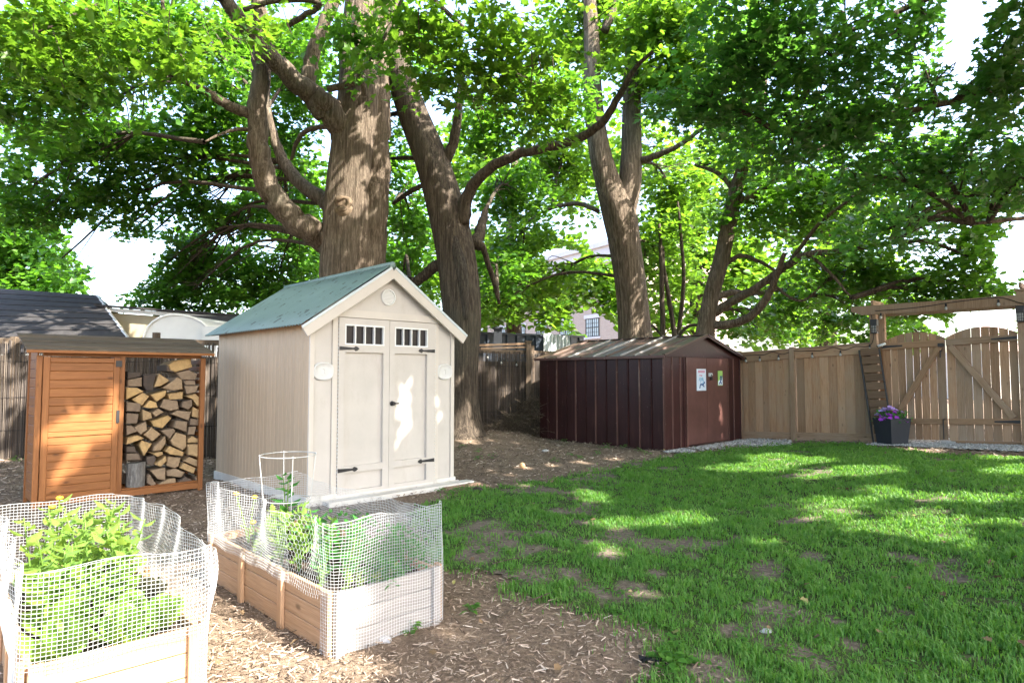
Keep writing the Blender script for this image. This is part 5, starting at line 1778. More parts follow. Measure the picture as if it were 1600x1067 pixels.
T1_trunk = [([(546, 700, 13.3, 128), (546, 600, 13.3, 108), (546, 480, 13.3, 98), (546, 400, 13.3, 92), (551, 300, 13.3, 86), (560, 220, 13.3, 84), (566, 150, 13.3, 76), (562, 80, 13.3, 62), (566, 0, 13.3, 52), (575, -120, 13.3, 40), (590, -300, 13.2, 20)], 36, 3, .3),
            ([(578, 560, 13.25, 50), (580, 430, 13.2, 44), (586, 330, 13.2, 40), (592, 230, 13.2, 36), (594, 150, 13.25, 32), (590, 60, 13.3, 30), (600, -40, 13.3, 26), (615, -200, 13.3, 12)], 18, 4, .0)]
T1_limbs = [[(556, 408, 13.35, 40), (530, 392, 13.2, 44), (505, 372, 13.1, 43), (470, 352, 12.9, 40), (438, 322, 12.7, 38), (415, 285, 12.5, 36), (404, 235, 12.4, 34), (402, 180, 12.4, 30), (406, 120, 12.4, 27), (410, 60, 12.4, 25), (405, 15, 12.3, 22), (395, -80, 12.2, 14)],
            [(525, 330, 13.5, 26), (500, 308, 13.7, 24), (470, 288, 13.9, 21), (445, 255, 14.1, 18), (428, 215, 14.2, 14), (418, 170, 14.3, 10)],
            [(562, 270, 13.35, 44), (545, 222, 13.15, 46), (520, 178, 12.9, 42), (490, 150, 12.7, 36), (455, 122, 12.4, 31), (420, 85, 12.1, 28), (385, 45, 11.8, 25), (352, 0, 11.5, 22), (320, -60, 11.2, 16)],
            [(508, 185, 12.85, 26), (490, 160, 12.75, 28), (482, 125, 12.7, 25), (490, 80, 12.7, 22), (508, 35, 12.7, 20), (525, -10, 12.7, 18), (545, -80, 12.7, 12)],
            [(398, 178, 12.4, 18), (372, 172, 12.2, 17), (345, 158, 12.0, 15), (318, 140, 11.8, 11), (285, 128, 11.5, 7)],
            [(512, 140, 12.6, 10), (545, 132, 12.5, 12), (565, 125, 12.4, 10), (570, 150, 12.5, 9)],
            [(400, 205, 12.4, 7), (375, 202, 12.2, 6), (350, 208, 12.0, 5), (320, 222, 11.8, 3)],
            [(512, 198, 13.2, 8), (480, 204, 13.4, 8), (464, 222, 13.6, 7), (455, 250, 13.8, 5)],
            [(450, 40, 11.9, 9), (500, 6, 11.6, 9), (440, 0, 11.6, 9), (380, 16, 11.4, 7)]]
T1_blobs = [(70, 130, 130, 90, 11.0, 1.1), (220, 110, 130, 80, 11.0, 1.1), (120, 225, 150, 70, 13.5, 1.1), (290, 215, 120, 80, 14.5, 1.1), (40, 300, 90, 60, 14.5, 1.0), (190, 310, 110, 45, 15, .9), (330, 320, 110, 60, 16, .9), (450, 330, 60, 80, 17, .9),
            (220, 365, 50, 30, 16.5, .6), (275, 400, 50, 45, 17, .9), (255, 450, 45, 25, 17.5, .8), (110, 335, 70, 30, 15.5, .8), (215, 455, 25, 14, 18, .5), (165, 400, 34, 14, 17, .35), (200, 428, 16, 10, 17, .4), (135, 372, 40, 14, 16, .6), (105, 400, 34, 40, 17, .7), (235, 395, 24, 40, 17, .5), (310, 420, 110, 60, 17.5, 1.1), (430, 430, 70, 60, 18, 1.1), (470, 120, 50, 90, 15.5, .9), (440, 220, 60, 70, 16, .9), (330, 130, 70, 60, 13.5, 1.0), (560, 60, 60, 50, 12.0, .8), (430, 70, 90, 70, 16.5, 1.1), (345, 60, 70, 60, 15, 1.0), (480, 20, 60, 40, 16.5, .9), (230, 30, 110, 50, 14, 1.0), (80, 60, 100, 60, 13.5, 1.0), (290, 465, 90, 25, 17, 1.0)]
T1_near = [(60, 25, 120, 45, 8.2, 1.0, .5), (210, 40, 130, 55, 8.4, 1.0, .5), (360, 15, 110, 40, 8.2, .9, .5), (150, 95, 90, 40, 8.8, .9, .5), (285, 110, 60, 35, 8.6, .8, .5), (100, 60, 130, 50, 9.2, 1.1, .5), (320, 55, 90, 45, 9.2, .9, .5), (30, 95, 70, 40, 8.8, .8, .5), (490, 0, 80, 25, 8.6, .9, .5),
           (640, 40, 90, 50, 9.0, 1.0, .5), (740, 90, 110, 55, 9.0, 1.0, .5), (830, 140, 80, 50, 9.2, 1.0, .5), (700, 130, 60, 45, 9.4, .9, .5), (780, 30, 110, 40, 8.8, .9, .5), (880, 60, 60, 50, 9.2, .9, .5), (850, 200, 40, 24, 9.5, .6, .5), (570, 105, 26, 16, 9.4, .5, .5)]
tree1 = build_tree('maple_tree', 'massive old maple behind the beige shed with a low curved limb and a knot', T1_trunk, T1_limbs, T1_blobs, M['leaf'], .145, 26, .44, extra=OV[owner == 0], mid=True)
b = MB()
kc = at_depth(535, 318, 12.68)
a = np.linspace(0, 2 * math.pi, 19)
b.tube(np.stack([kc[0] + .12 * np.cos(a) * (1 + .12 * np.sin(3 * a)), kc[1] + .04 + .02 * np.sin(2 * a + 1), kc[2] + .14 * np.sin(a) * (1 + .1 * np.cos(2 * a))], 1), .055 + .018 * np.sin(3 * a + .6), 10, False)
b.lathe([(.13, -.02), (.10, .05), (.04, .03)], (kc[0], kc[1] + .06, kc[2]), 14, 'y')
b.tube([kc + np.array([0, .3, -.16]), kc + np.array([0, .10, -.02]), kc + np.array([0, .05, 0])], [.28, .21, .14], 14)
b.build('knot', M['scar'], tree1, True)
# boughs of that tree that hang over the yard towards the camera, lit from above
V = []
C = np.concatenate([blob(*q) for q in T1_near]); C = C[~sky_gap(C)]
V, _ = sprays(C, 22, .36, .145, LEAF_HI, F_HI)
tag(obj('crown', np_mesh('near_crown', V, F_HI, M['leaf_sunlit']), tree1), kind='stuff')
b = MB()
for pts in ([(352, 0, 11.5, 12), (250, -30, 10, 10), (150, 10, 8.8, 7), (60, 50, 8.4, 4)], [(250, -30, 10, 7), (260, 40, 9, 5), (290, 100, 8.7, 3)], [(590, -40, 12.5, 14), (640, -30, 10.5, 10), (720, 40, 9.3, 7), (800, 110, 9.1, 4), (850, 190, 9.4, 2)], [(640, -30, 10.5, 7), (610, 40, 9.5, 5), (575, 100, 9.4, 3)]):
    limb(b, pts, 7)
for q in C[RNG.permutation(len(C))[:90]]:
    e = q + RNG.normal(0, .35, 3) + np.array([0, .1, .15])
    b.tube(spline([e, (e + q) / 2 + RNG.normal(0, .04, 3), q], 5), np.linspace(.009, .003, 5), 5, False)
tag(b.build('branches', M['bark_dark'], tree1, True), kind='stuff')

T2_trunk = [([(724, 712, 12.95, 84), (723, 684, 12.97, 70), (722, 655, 13.0, 58), (721, 600, 13.0, 50), (722, 540, 13.05, 54), (722, 480, 13.1, 60), (713, 400, 13.2, 60), (697, 325, 13.3, 58), (674, 250, 13.4, 52), (648, 185, 13.5, 47), (628, 125, 13.6, 42), (612, 40, 13.7, 36), (603, -60, 13.8, 30), (600, -250, 13.8, 14)], 30, 6, .22)]
T2_limbs = [[(722, 350, 13.1, 26), (731, 305, 13.0, 20), (760, 268, 12.7, 17), (800, 245, 12.4, 16), (850, 231, 12.1, 15), (900, 219, 11.8, 14), (940, 192, 11.5, 13), (968, 150, 11.3, 11), (990, 110, 11.1, 8), (1020, 80, 10.9, 5)],
            [(690, 262, 13.4, 20), (705, 232, 13.3, 17), (714, 195, 13.2, 15), (718, 150, 13.1, 12), (726, 90, 13.0, 8)],
            [(700, 410, 13.3, 22), (678, 418, 13.4, 18), (662, 432, 13.5, 16), (648, 440, 13.6, 14), (640, 436, 13.6, 10)],
            [(742, 385, 13.3, 22), (752, 355, 13.6, 16), (757, 330, 13.8, 10)], [(752, 380, 13.5, 10), (762, 410, 13.7, 9), (772, 440, 13.9, 8), (780, 475, 14.1, 5)],
            [(640, 190, 13.6, 8), (622, 178, 13.8, 8), (605, 182, 14.0, 6)], [(664, 250, 13.5, 7), (640, 247, 13.7, 7), (612, 248, 14.0, 5)],
            [(660, 290, 13.5, 8), (640, 300, 13.8, 8), (615, 318, 14.2, 5)]]
T2_blobs = [(640, 70, 80, 70, 15.5, .9), (760, 190, 70, 60, 15, .9), (640, 330, 50, 80, 17, .8), (800, 300, 80, 50, 16.5, .9), (630, 420, 45, 40, 17.5, .8), (620, 220, 50, 60, 16.5, .8), (870, 160, 80, 60, 14.5, 1.0), (770, 420, 60, 50, 17, .8)]
tree2 = build_tree('maple_tree', 'dark leaning maple between the two sheds with a long arching limb', T2_trunk, T2_limbs, T2_blobs, M['leaf'], .145, 26, .44, bark='bark_dark', extra=OV[owner == 1], mid=True)
b = MB()
sc = [(700, 342, 13.0, 8), (716, 400, 12.85, 20), (724, 450, 12.78, 18), (728, 500, 12.72, 8)]
rows = [(*at_depth(x, y, d - .0), w * d / FPX / 2) for x, y, d, w in sc]
Q = spline(rows, 16); b.tube(Q[:, :3], Q[:, 3], 8)
b.build('bark_scar', M['log_bark'], tree2, True)

T3_trunk = [([(994, 560, 16.5, 58), (992, 520, 16.5, 50), (986, 450, 16.5, 47), (976, 380, 16.5, 48), (968, 335, 16.5, 52), (950, 285, 16.45, 40), (938, 240, 16.4, 34), (930, 190, 16.4, 31), (926, 130, 16.4, 28), (924, 50, 16.4, 24), (915, -80, 16.4, 16)], 28, 9, .2),
            ([(972, 380, 16.5, 36), (976, 335, 16.5, 36), (984, 290, 16.5, 36), (987, 240, 16.5, 33), (987, 180, 16.5, 30), (989, 110, 16.5, 27), (990, 30, 16.5, 24), (985, -80, 16.5, 16)], 22, 10, .0)]
T3_limbs = [[(1000, 252, 16.4, 12), (1030, 242, 16.0, 10), (1060, 228, 15.6, 8), (1100, 200, 15.2, 6), (1130, 185, 15, 4)], [(945, 50, 16.3, 14), (960, 10, 16.2, 10), (975, -30, 16.2, 7)], [(935, 330, 16.8, 7), (900, 318, 17.4, 7), (850, 330, 18, 5), (820, 350, 18.4, 3)]]
T3_blobs = [(930, 40, 110, 80, 17.5, 1.0), (1060, 110, 110, 80, 16, 1.1), (880, 250, 60, 70, 19, .9), (1050, 300, 60, 80, 18.5, .9), (820, 380, 80, 50, 19, .8), (860, 440, 70, 40, 18.5, .7), (1040, 400, 60, 60, 19.5, .9), (1060, 20, 120, 50, 15.5, 1.1), (790, 470, 55, 30, 18, .7)]
tree3 = build_tree('maple_tree', 'straight forked maple rising behind the maroon steel shed', T3_trunk, T3_limbs, T3_blobs, M['leaf_sunlit'], .17, 24, .48, True, extra=OV[owner == 2])

T4_trunk = [([(1098, 560, 15.4, 34), (1103, 510, 15.4, 27), (1112, 460, 15.4, 25), (1126, 410, 15.4, 25), (1139, 350, 15.4, 24), (1150, 300, 15.4, 22), (1163, 255, 15.3, 18), (1180, 205, 15.2, 15), (1192, 140, 15.0, 12), (1200, 60, 14.8, 8)], 20, 13, .3)]
T4_limbs = [[(1110, 508, 15.4, 14), (1140, 506, 15.1, 14), (1170, 496, 14.7, 13), (1195, 470, 14.3, 12), (1212, 435, 14.0, 10), (1226, 395, 13.7, 7)],
            [(1116, 488, 15.4, 14), (1150, 468, 15.0, 13), (1190, 445, 14.5, 12), (1230, 415, 14.0, 12), (1265, 397, 13.5, 11), (1320, 392, 13.0, 8), (1390, 380, 12.5, 5)],
            [(1118, 466, 15.4, 11), (1145, 457, 15.6, 10), (1180, 458, 15.8, 8), (1220, 452, 16, 5)], [(1150, 318, 15.4, 13), (1178, 305, 15.0, 12), (1205, 285, 14.6, 10), (1235, 262, 14.2, 7), (1270, 235, 13.8, 4)],
            [(1134, 412, 15.4, 8), (1158, 400, 15.2, 7), (1185, 408, 15.0, 6), (1215, 425, 14.8, 4)], [(1230, 415, 14.0, 7), (1280, 350, 13.4, 6), (1330, 310, 12.8, 4)], [(1265, 397, 13.5, 6), (1300, 430, 13.1, 5), (1330, 465, 12.8, 3)],
            [(1150, 300, 15.4, 8), (1120, 270, 15.6, 7), (1085, 258, 15.8, 4)], [(1200, 440, 14.4, 5), (1250, 470, 14.0, 4), (1290, 440, 13.6, 3)]]
T4_blobs = [(1180, 330, 70, 60, 15.5, .8), (1290, 300, 110, 70, 14, 1.1), (1420, 330, 110, 60, 12.5, 1.2), (1510, 400, 80, 45, 12, 1.2), (1350, 420, 110, 45, 13.5, 1.1), (1250, 470, 90, 35, 16, .9), (1450, 460, 80, 35, 13, 1.1), (1350, 500, 90, 28, 15, .9), (1200, 510, 80, 20, 17, .8), (1540, 300, 80, 70, 13, 1.2), (1180, 200, 70, 60, 15, .8), (1430, 520, 50, 18, 15.5, .6), (1540, 445, 55, 28, 12.5, 1.0), (1575, 330, 40, 60, 12.5, 1.0), (1500, 475, 60, 18, 13, .9), (1480, 280, 90, 60, 14, 1.0), (1560, 350, 50, 40, 13, .9), (1420, 230, 90, 50, 14.5, .9), (1300, 200, 90, 60, 15.5, .8)]
tree4 = build_tree('maple_tree', 'slender maple with low spreading limbs beside the board fence', T4_trunk, T4_limbs, T4_blobs, M['leaf'], .14, 28, .42, mid=True)
# darker boughs nearer the camera in the upper right, from a tree standing beside the yard
T5_trunk = [([(1960, 900, 9.3, 70), (1965, 600, 9.3, 52), (1950, 300, 9.3, 46), (1925, 60, 9.3, 40), (1900, -200, 9.3, 32), (1880, -500, 9.3, 18)], 22, 17, .35)]
T5_limbs = [[(1940, 180, 9.3, 22), (1800, 110, 9.4, 18), (1650, 120, 9.6, 14), (1480, 160, 9.9, 10), (1330, 190, 10.1, 7), (1220, 210, 10.3, 4)], [(1930, 100, 9.3, 20), (1800, -60, 9.5, 16), (1600, -60, 9.8, 12), (1400, 20, 10.2, 9), (1250, 80, 10.5, 5)],
            [(1945, 250, 9.3, 16), (1820, 300, 9.8, 13), (1680, 330, 10.3, 9), (1520, 350, 10.6, 5)]]
T5_blobs = [(1160, 110, 110, 70, 10.5, 1.22), (1290, 80, 120, 70, 10.2, 1.22), (1400, 60, 60, 60, 10.2, 1.22), (1230, 210, 110, 60, 10.4, 1.22), (1350, 170, 90, 60, 10.2, 1.22), (1330, 275, 60, 40, 10.6, 0.94), (1430, 165, 50, 40, 10.4, 1.08), (1080, 170, 70, 50, 11, 0.94), (1180, 30, 120, 40, 10.4, 1.15), (1585, 60, 45, 75, 8.6, 1.35), (1570, 150, 50, 40, 8.8, 1.22), (1630, 260, 70, 60, 9.2, 1.22), (1560, 270, 60, 40, 10, 1.22), (1450, 250, 70, 50, 10.4, 1.22), (1380, 360, 70, 40, 11, 0.81), (1530, 200, 70, 30, 10, 1.22), (1445, 25, 35, 45, 10, 1.08), (1565, 110, 40, 40, 8.7, 1.08), (1430, 70, 50, 70, 10.3, 1.1), (1395, 140, 60, 40, 10.3, 1.1), (1450, 130, 40, 30, 10.3, 1.0), (1330, 20, 80, 40, 10.3, 1.0)]
tree5 = build_tree('maple_tree', 'deep green boughs of a maple leaning in over the gate from the right side', T5_trunk, T5_limbs, T5_blobs, M['leaf_sky_tint'], .15, 26, .42, extra=OV[owner == 3])

# saplings and trees further back
st_ = thing('sapling', 'thin dark multi stemmed sapling behind the maroon steel shed', 'tree', (0, 0, 0))
b = MB()
for pts in ([(1036, 560, 17.5, 9), (1035, 470, 17.5, 8), (1033, 400, 17.5, 7), (1030, 350, 17.5, 4)], [(1056, 560, 17.5, 9), (1052, 510, 17.5, 8), (1044, 460, 17.5, 7), (1038, 420, 17.5, 5), (1036, 385, 17.5, 3)], [(1056, 545, 17.5, 8), (1064, 490, 17.5, 7), (1068, 430, 17.5, 6), (1064, 370, 17.5, 5), (1059, 315, 17.5, 3)], [(1056, 530, 17.4, 6), (1075, 510, 17.2, 5), (1095, 508, 17, 4)], [(1040, 530, 17.4, 5), (1020, 510, 17.6, 4), (1005, 505, 17.8, 3)]):
    limb(b, pts, 8)
b.build('trunk', M['bark_dark'], st_, True)
C = np.concatenate([blob(1040, 360, 50, 50, 18, .6), blob(1070, 450, 40, 40, 18.5, .5), blob(1020, 460, 25, 40, 18.5, .5)])
V, _ = sprays(C, 22, .45, .16, LEAF_LO, F_LO)
tag(obj('crown', np_mesh('crown', V, F_LO, M['leaf_sunlit']), st_), kind='stuff')

def far_tree(px, d, top, blobs, lab, size=.26, mat='leaf_sunlit', group='trees beyond the back fence', wpx=26):
    tr_ = [([(px, 640, d, wpx * 1.4), (px + 3, 540, d, wpx), (px - 4, 420, d, wpx * .8), (px + 4, top, d, wpx * .45)], 12, int(px), .2)]
    return build_tree('maple_tree', lab, tr_, [], [(*q[:5], q[5] * .45) for q in blobs], M[mat], size, 20, .75, True, group, 'bark_dark')
far_tree(20, 21, 330, [(20, 420, 110, 60, 21, 2.6), (-40, 360, 90, 70, 21, 2.0), (85, 435, 50, 25, 20, 2.4), (40, 465, 90, 22, 20, 2.4), (40, 350, 70, 40, 20, 2.0)], 'broad maple crown above the neighbour roof at the far left', .20, 'leaf')
far_tree(470, 24, 250, [(430, 300, 110, 90, 24, .8), (520, 400, 90, 60, 24, .8), (340, 400, 60, 50, 24, .6), (400, 455, 90, 25, 23, .8), (630, 380, 70, 90, 25, .8)], 'tall maple crown far behind the big trunk', .26, 'leaf')
far_tree(800, 27, 250, [(740, 250, 90, 70, 27, .7), (860, 300, 90, 50, 27, .7), (760, 480, 60, 30, 26, .6), (680, 430, 50, 60, 27, .6), (790, 470, 60, 30, 26, 1.2), (870, 390, 60, 30, 26, 1.0), (880, 470, 30, 24, 26, .8), (760, 400, 60, 40, 27, 1.0), (860, 470, 45, 22, 25, 1.4), (955, 440, 40, 40, 25, .9), (830, 440, 40, 30, 25, 1.2), (880, 505, 26, 16, 24.5, 1.6), (925, 425, 50, 26, 25, 1.3), (955, 480, 30, 30, 25, 1.2)], 'sunny maple crown in front of the brick building', .28)
far_tree(1090, 26, 250, [(1080, 350, 90, 60, 26, .9), (1040, 480, 70, 40, 26, .9), (1160, 420, 90, 70, 26, 1.2), (1190, 490, 70, 30, 26, 1.1), (1130, 260, 100, 60, 26, .8), (1000, 230, 80, 60, 27, .7)], 'sunny maple crown behind the saplings', .28)
far_tree(1290, 28, 300, [(1260, 430, 100, 60, 28, .9), (1360, 440, 90, 60, 28, .9), (1300, 330, 120, 60, 28, .8), (1240, 510, 80, 25, 27, .9), (1400, 500, 50, 25, 27, .7)], 'sunny maple crown above the board fence', .28)
far_tree(1640, 30, 480, [(1600, 505, 26, 22, 30, .9), (1650, 480, 40, 40, 30, .9)], 'small tree seen through the arbour at the right', .24, 'leaf')

# ------------------------------------------------------------------ buildings beyond the fences
M['shingle'] = paint('dark_roof_shingle', (.045, .042, .042), .9, .35, 8, .4, .15, bscale=25)
M['tan_wall'] = paint('tan_stucco_wall', (.42, .36, .25), .85, .12, 3, .2)
M['fascia'] = paint('pale_fascia', (.55, .53, .50), .6, .1)
nh = thing('neighbour_house', 'neighbouring house with a dark shingled roof at the left behind the reed fence', 'house', (0, 0, 0))
ra, rb = at_depth(-260, 434, 16.5), at_depth(152, 462, 16.2)
ea, eb = at_depth(-330, 560, 12.2), at_depth(214, 548, 12.2)
ng = 10
for k in range(ng):
    f0, f1 = k / ng, (k + 1) / ng
    p = [ea + (ra - ea) * f0, eb + (rb - eb) * f0, eb + (rb - eb) * (f1 + .01), ea + (ra - ea) * (f1 + .01)]
    nrm = np.cross(p[1] - p[0], p[3] - p[0]); nrm /= np.linalg.norm(nrm)
    p[0] = p[0] + nrm * .018; p[1] = p[1] + nrm * .018
    b = MB(); b.prism(p, -nrm * .03); b.build('shingle_course', M['shingle'], nh)
b = MB(); b.prism([rb, ra, ra + np.array([0, 4.0, -1.6]), rb + np.array([0, 4.0, -1.6])], (0, 0, -.05)); b.build('roof_back', M['shingle'], nh)
b = MB()
lo_ = [(ea[0] + .4, ea[1] + .5), (eb[0] - .4, eb[1] + .5), (rb[0] - .3, rb[1] + 3.6), (ra[0] + .3, ra[1] + 3.6)]
b.prism([(x, y, -.1) for x, y in lo_], (0, 0, ea[2] + .05)); b.build('wall', M['tan_wall'], nh)
b = MB(); b.tube([eb + (0, 0, -.02), rb + (0, 0, -.02)], .05, 4); b.build('rake_board', M['fascia'], nh)
ga = thing('garage', 'low tan garage with a pale fascia behind the firewood cabinet', 'garage', (0, 0, 0))
ta, tb = at_depth(155, 481, 15.2), at_depth(420, 500, 15.6)
b = MB(); b.prism([(ta[0], ta[1], -.1), (tb[0], tb[1], -.1), (tb[0], tb[1], tb[2] - .1), (ta[0], ta[1], ta[2] - .1)], (0, 4, 0)); b.build('wall', M['tan_wall'], ga)
board('fascia', ga, M['fascia'], tuple(ta + (0, -.12, -.04)), tuple(tb + (0, -.12, -.04)), .09, .04, (0, 0, 1))
b = MB(); q0, q1 = ta + (0, -.2, .02), tb + (0, -.2, .02); b.prism([q0, q1, q1 + (0, 4.6, .25), q0 + (0, 4.6, .25)], (0, 0, .05)); b.build('roof', M['shingle'], ga)
q0, q1 = at_depth(283, 493, 14.6), at_depth(400, 494, 14.6)
b = MB(); b.prism([q0, q1, q1 + (0, -.9, -.32), q0 + (.35, -.9, -.32)], (0, 0, -.04)); b.build('lean_to_roof', M['shingle'], ga)
board('lean_to_fascia', ga, M['tan_wall'], tuple(q0 + (.35, -.93, -.37)), tuple(q1 + (0, -.93, -.37)), .10, .03, (0, 0, 1))
M['tarp'] = paint('white_tarpaulin', (.58, .58, .57), .55, .10, 2, .3)
tp = thing('domed_shelter', 'white rounded tarpaulin shelter between the dark roof and the garage', 'shelter', (0, 0, 0))
c0 = at_depth(272, 540, 12.6)
b = MB(); prof = []
for k in range(13):
    t_ = math.pi * k / 12
    prof.append((c0[0] - .62 * math.cos(t_) * (1.0 if t_ < 1.57 else 1.25), c0[1], c0[2] - .0 + .62 * math.sin(t_) ** .8))
b.prism([(prof[-1][0], c0[1], .2)] + [(prof[0][0], c0[1], .2)] + prof, (.2, 1.6, 0)); b.build('cover', M['tarp'], tp, False)
b = MB(); b.tube([(x, y - .01, z) for x, y, z in prof], .025, 6); b.build('hoop', M['white'], tp, True)
b = MB(); q = at_depth(335, 545, 12.5); b.box(q[0] - .25, q[1], .2, q[0] + .55, q[1] + .05, q[2] + .45); b.build('side_panel', M['tarp'], tp)
# corrugated blue black fence behind the reed fence
M['blue_metal'] = paint('blue_black_sheet', (.035, .045, .062), .4, .3, 3, .1)
cf = thing('corrugated_fence', 'blue black corrugated metal fence rising behind the reed fence', 'fence', (0, 0, 0))
fa, fb = at_depth(738, 520, 17.6), at_depth(912, 526, 20.0)
L = np.linalg.norm((fb - fa)[:2]); e = (fb - fa) / L; e[2] = 0; nn = np.array([e[1], -e[0], 0])
nsh = 12
for k in range(nsh):
    w = L / nsh
    top = fa[2] + (fb[2] - fa[2]) * (k + .5) / nsh
    p0 = fa + e * (k * w)
    b = MB()
    prof = [(0, 0), (.30, 0), (.36, .05), (.64, .05), (.70, 0), (1.0, 0)]
    pts = [p0 + e * w * x + nn * y for x, y in prof] ; pts2 = [q_ + nn * -.006 for q_ in pts[::-1]]
    b.prism([(q_[0], q_[1], .3) for q_ in pts + pts2], (0, 0, top - .3))
    b.build('metal_sheet', M['blue_metal'], cf)
board('top_rail', cf, M['blue_metal'], tuple(fa + nn * .06 + (0, 0, .0)), tuple(fb + nn * .06 + (0, 0, .0)), .06, .03, (0, 0, 1))
q = at_depth(778, 520, 17.5); b = MB(); b.box(q[0] - .11, q[1] - .2, .2, q[0] + .11, q[1] - .02, q[2] + .10); b.box(q[0] - .15, q[1] - .24, q[2] + .101, q[0] + .15, q[1] + .02, q[2] + .15); b.build('post', M['planter'], cf)
ct = thing('hanging_sheet', 'rumpled pale grey cloth hanging over the blue black metal fence', 'cloth', (0, 0, 0))
b = MB(); ca, cb2 = at_depth(849, 521, 18.6), at_depth(890, 527, 19.2); n = 24; vs = []; fs = []
for i in range(n + 1):
    p = ca + (cb2 - ca) * i / n
    for j in range(5):
        vs.append((p[0], p[1] - .10 - .05 * math.sin(i * 1.9 + j * .3), p[2] + .02 - j * .16 - .02 * math.sin(i * .8)))
for i in range(n):
    for j in range(4):
        a = i * 5 + j; fs.append((a, a + 1, a + 6, a + 5))
b.add(vs, fs); b.build('cloth', M['galv'], ct, True)

# the brick building
def _brick():
    t = NT('far_brick')
    br = t.n('ShaderNodeTexBrick'); br.inputs['Scale'].default_value = 1.0
    br.inputs['Color1'].default_value = (.30, .235, .205, 1); br.inputs['Color2'].default_value = (.36, .285, .245, 1); br.inputs['Mortar'].default_value = (.46, .42, .38, 1)
    br.inputs['Mortar Size'].default_value = .012; br.inputs['Brick Width'].default_value = .24; br.inputs['Row Height'].default_value = .08
    mp = t.n('ShaderNodeMapping'); mp.inputs['Rotation'].default_value = (math.radians(90), 0, 0)
    t.l(t.tc.outputs['Object'], mp.inputs['Vector']); t.l(mp.outputs[0], br.inputs['Vector'])
    return t.done(t.bsdf(br.outputs['Color'], .9, None, .15))
M['brick'] = _brick()
M['cornice'] = paint('pale_cornice', (.52, .52, .56), .7, .08, 2)
M['pane'] = (lambda t: t.done(t.bsdf((.30, .36, .40), .05, None, .8)))(NT('far_window_pane'))
c0 = at_depth(830, 415, 59.0); c1 = at_depth(962, 376, 49.0)
zt = 11.7
dv = (c1 - c0)[:2]; Lb = np.linalg.norm(dv); ang = math.atan2(dv[1], dv[0])
bb = thing('brick_building', 'tall brick building with a pale cornice and paned windows behind the trees', 'building', (c0[0], c0[1], 0), ang)
X0, X1 = -14.0, 13.5
b = MB(); b.box(X0, 0, -.2, X1, 12, zt - .9); b.build('wall', M['brick'], bb)
b = MB(); b.box(X0 - .3, -.35, zt - .9, X1 + .3, 12.3, zt - .15); b.box(X0 - .5, -.6, zt - .149, X1 + .5, 12.5, zt + .25); b.box(X0 - .1, -.12, zt - 1.35, X1 + .1, -.001, zt - .901)
b.build('cornice', M['cornice'], bb)
fr = MB(); fr.box(-.85, -.05, -.75, -.78, .02, .75); fr.box(.78, -.05, -.75, .85, .02, .75); fr.box(-.03, -.06, -.75, .03, .02, .75)
for z in (-.75, -.02, .70): fr.box(-.845, -.055, z, .845, .015, z + .06)
for x in (-.52, -.27, .27, .52): fr.box(x - .012, -.04, -.74, x + .012, .01, .74)
for z in (-.38, .36): fr.box(-.84, -.042, z - .012, .84, .008, z + .012)
fr_m = fr.mesh('window'); fr_m.materials.append(M['black_iron'])
pn = MB(); pn.box(-.8, -.012, -.74, .8, .0, .74); pn_m = pn.mesh('pane'); pn_m.materials.append(M['pane'])
ls_ = MB(); ls_.box(-1.0, -.10, -.92, 1.0, -.001, -.76); ls_m = ls_.mesh('window_sill'); ls_m.materials.append(M['cornice'])
ln_ = MB(); ln_.box(-1.0, -.09, .76, 1.0, -.001, 1.05); ln_m = ln_.mesh('lintel'); ln_m.materials.append(M['cornice'])
wx = at_depth(928, 510, 51.5)
x_ref = (np.array([wx[0], wx[1]]) - c0[:2]) @ dv / Lb
for zc in (wx[2] - .1, wx[2] + 3.55, wx[2] - 3.5):
    for k in range(-5, 3):
        x = x_ref + k * 3.6
        if X0 + 1 < x < X1 - 1:
            w_ = obj('window', fr_m, bb, None, (x, -.02, zc)); obj('pane', pn_m, w_); obj('lintel', ln_m, w_); obj('window_sill', ls_m, w_)
# pale house seen past the arbour
hh = thing('far_house', 'distant pale house with a pinkish roof seen over the right gate leaf', 'house', (0, 0, 0))
h0 = at_depth(1545, 545, 34); h1 = at_depth(1690, 545, 34)
b = MB(); b.box(h0[0], 34, -.2, h1[0], 42, h0[2] - .1); b.build('wall', M['fascia'], hh)
M['pink_roof'] = paint('pinkish_roof', (.46, .36, .32), .8, .1)
b = MB(); rz = at_depth(1600, 508, 36)[2]; b.prism([(h0[0] - .5, 33.6, h0[2] - .15), (h1[0] + .5, 33.6, h0[2] - .15), (h1[0] - 2, 38, rz + .4), (h0[0] + 2.2, 38, rz + .4)], (0, .1, .06)); b.build('roof', M['pink_roof'], hh)
b = MB(); b.box(h0[0] + 1.2, 33.95, 1.0, h0[0] + 2.4, 33.99, 1.9); b.build('window', M['pane'], hh)
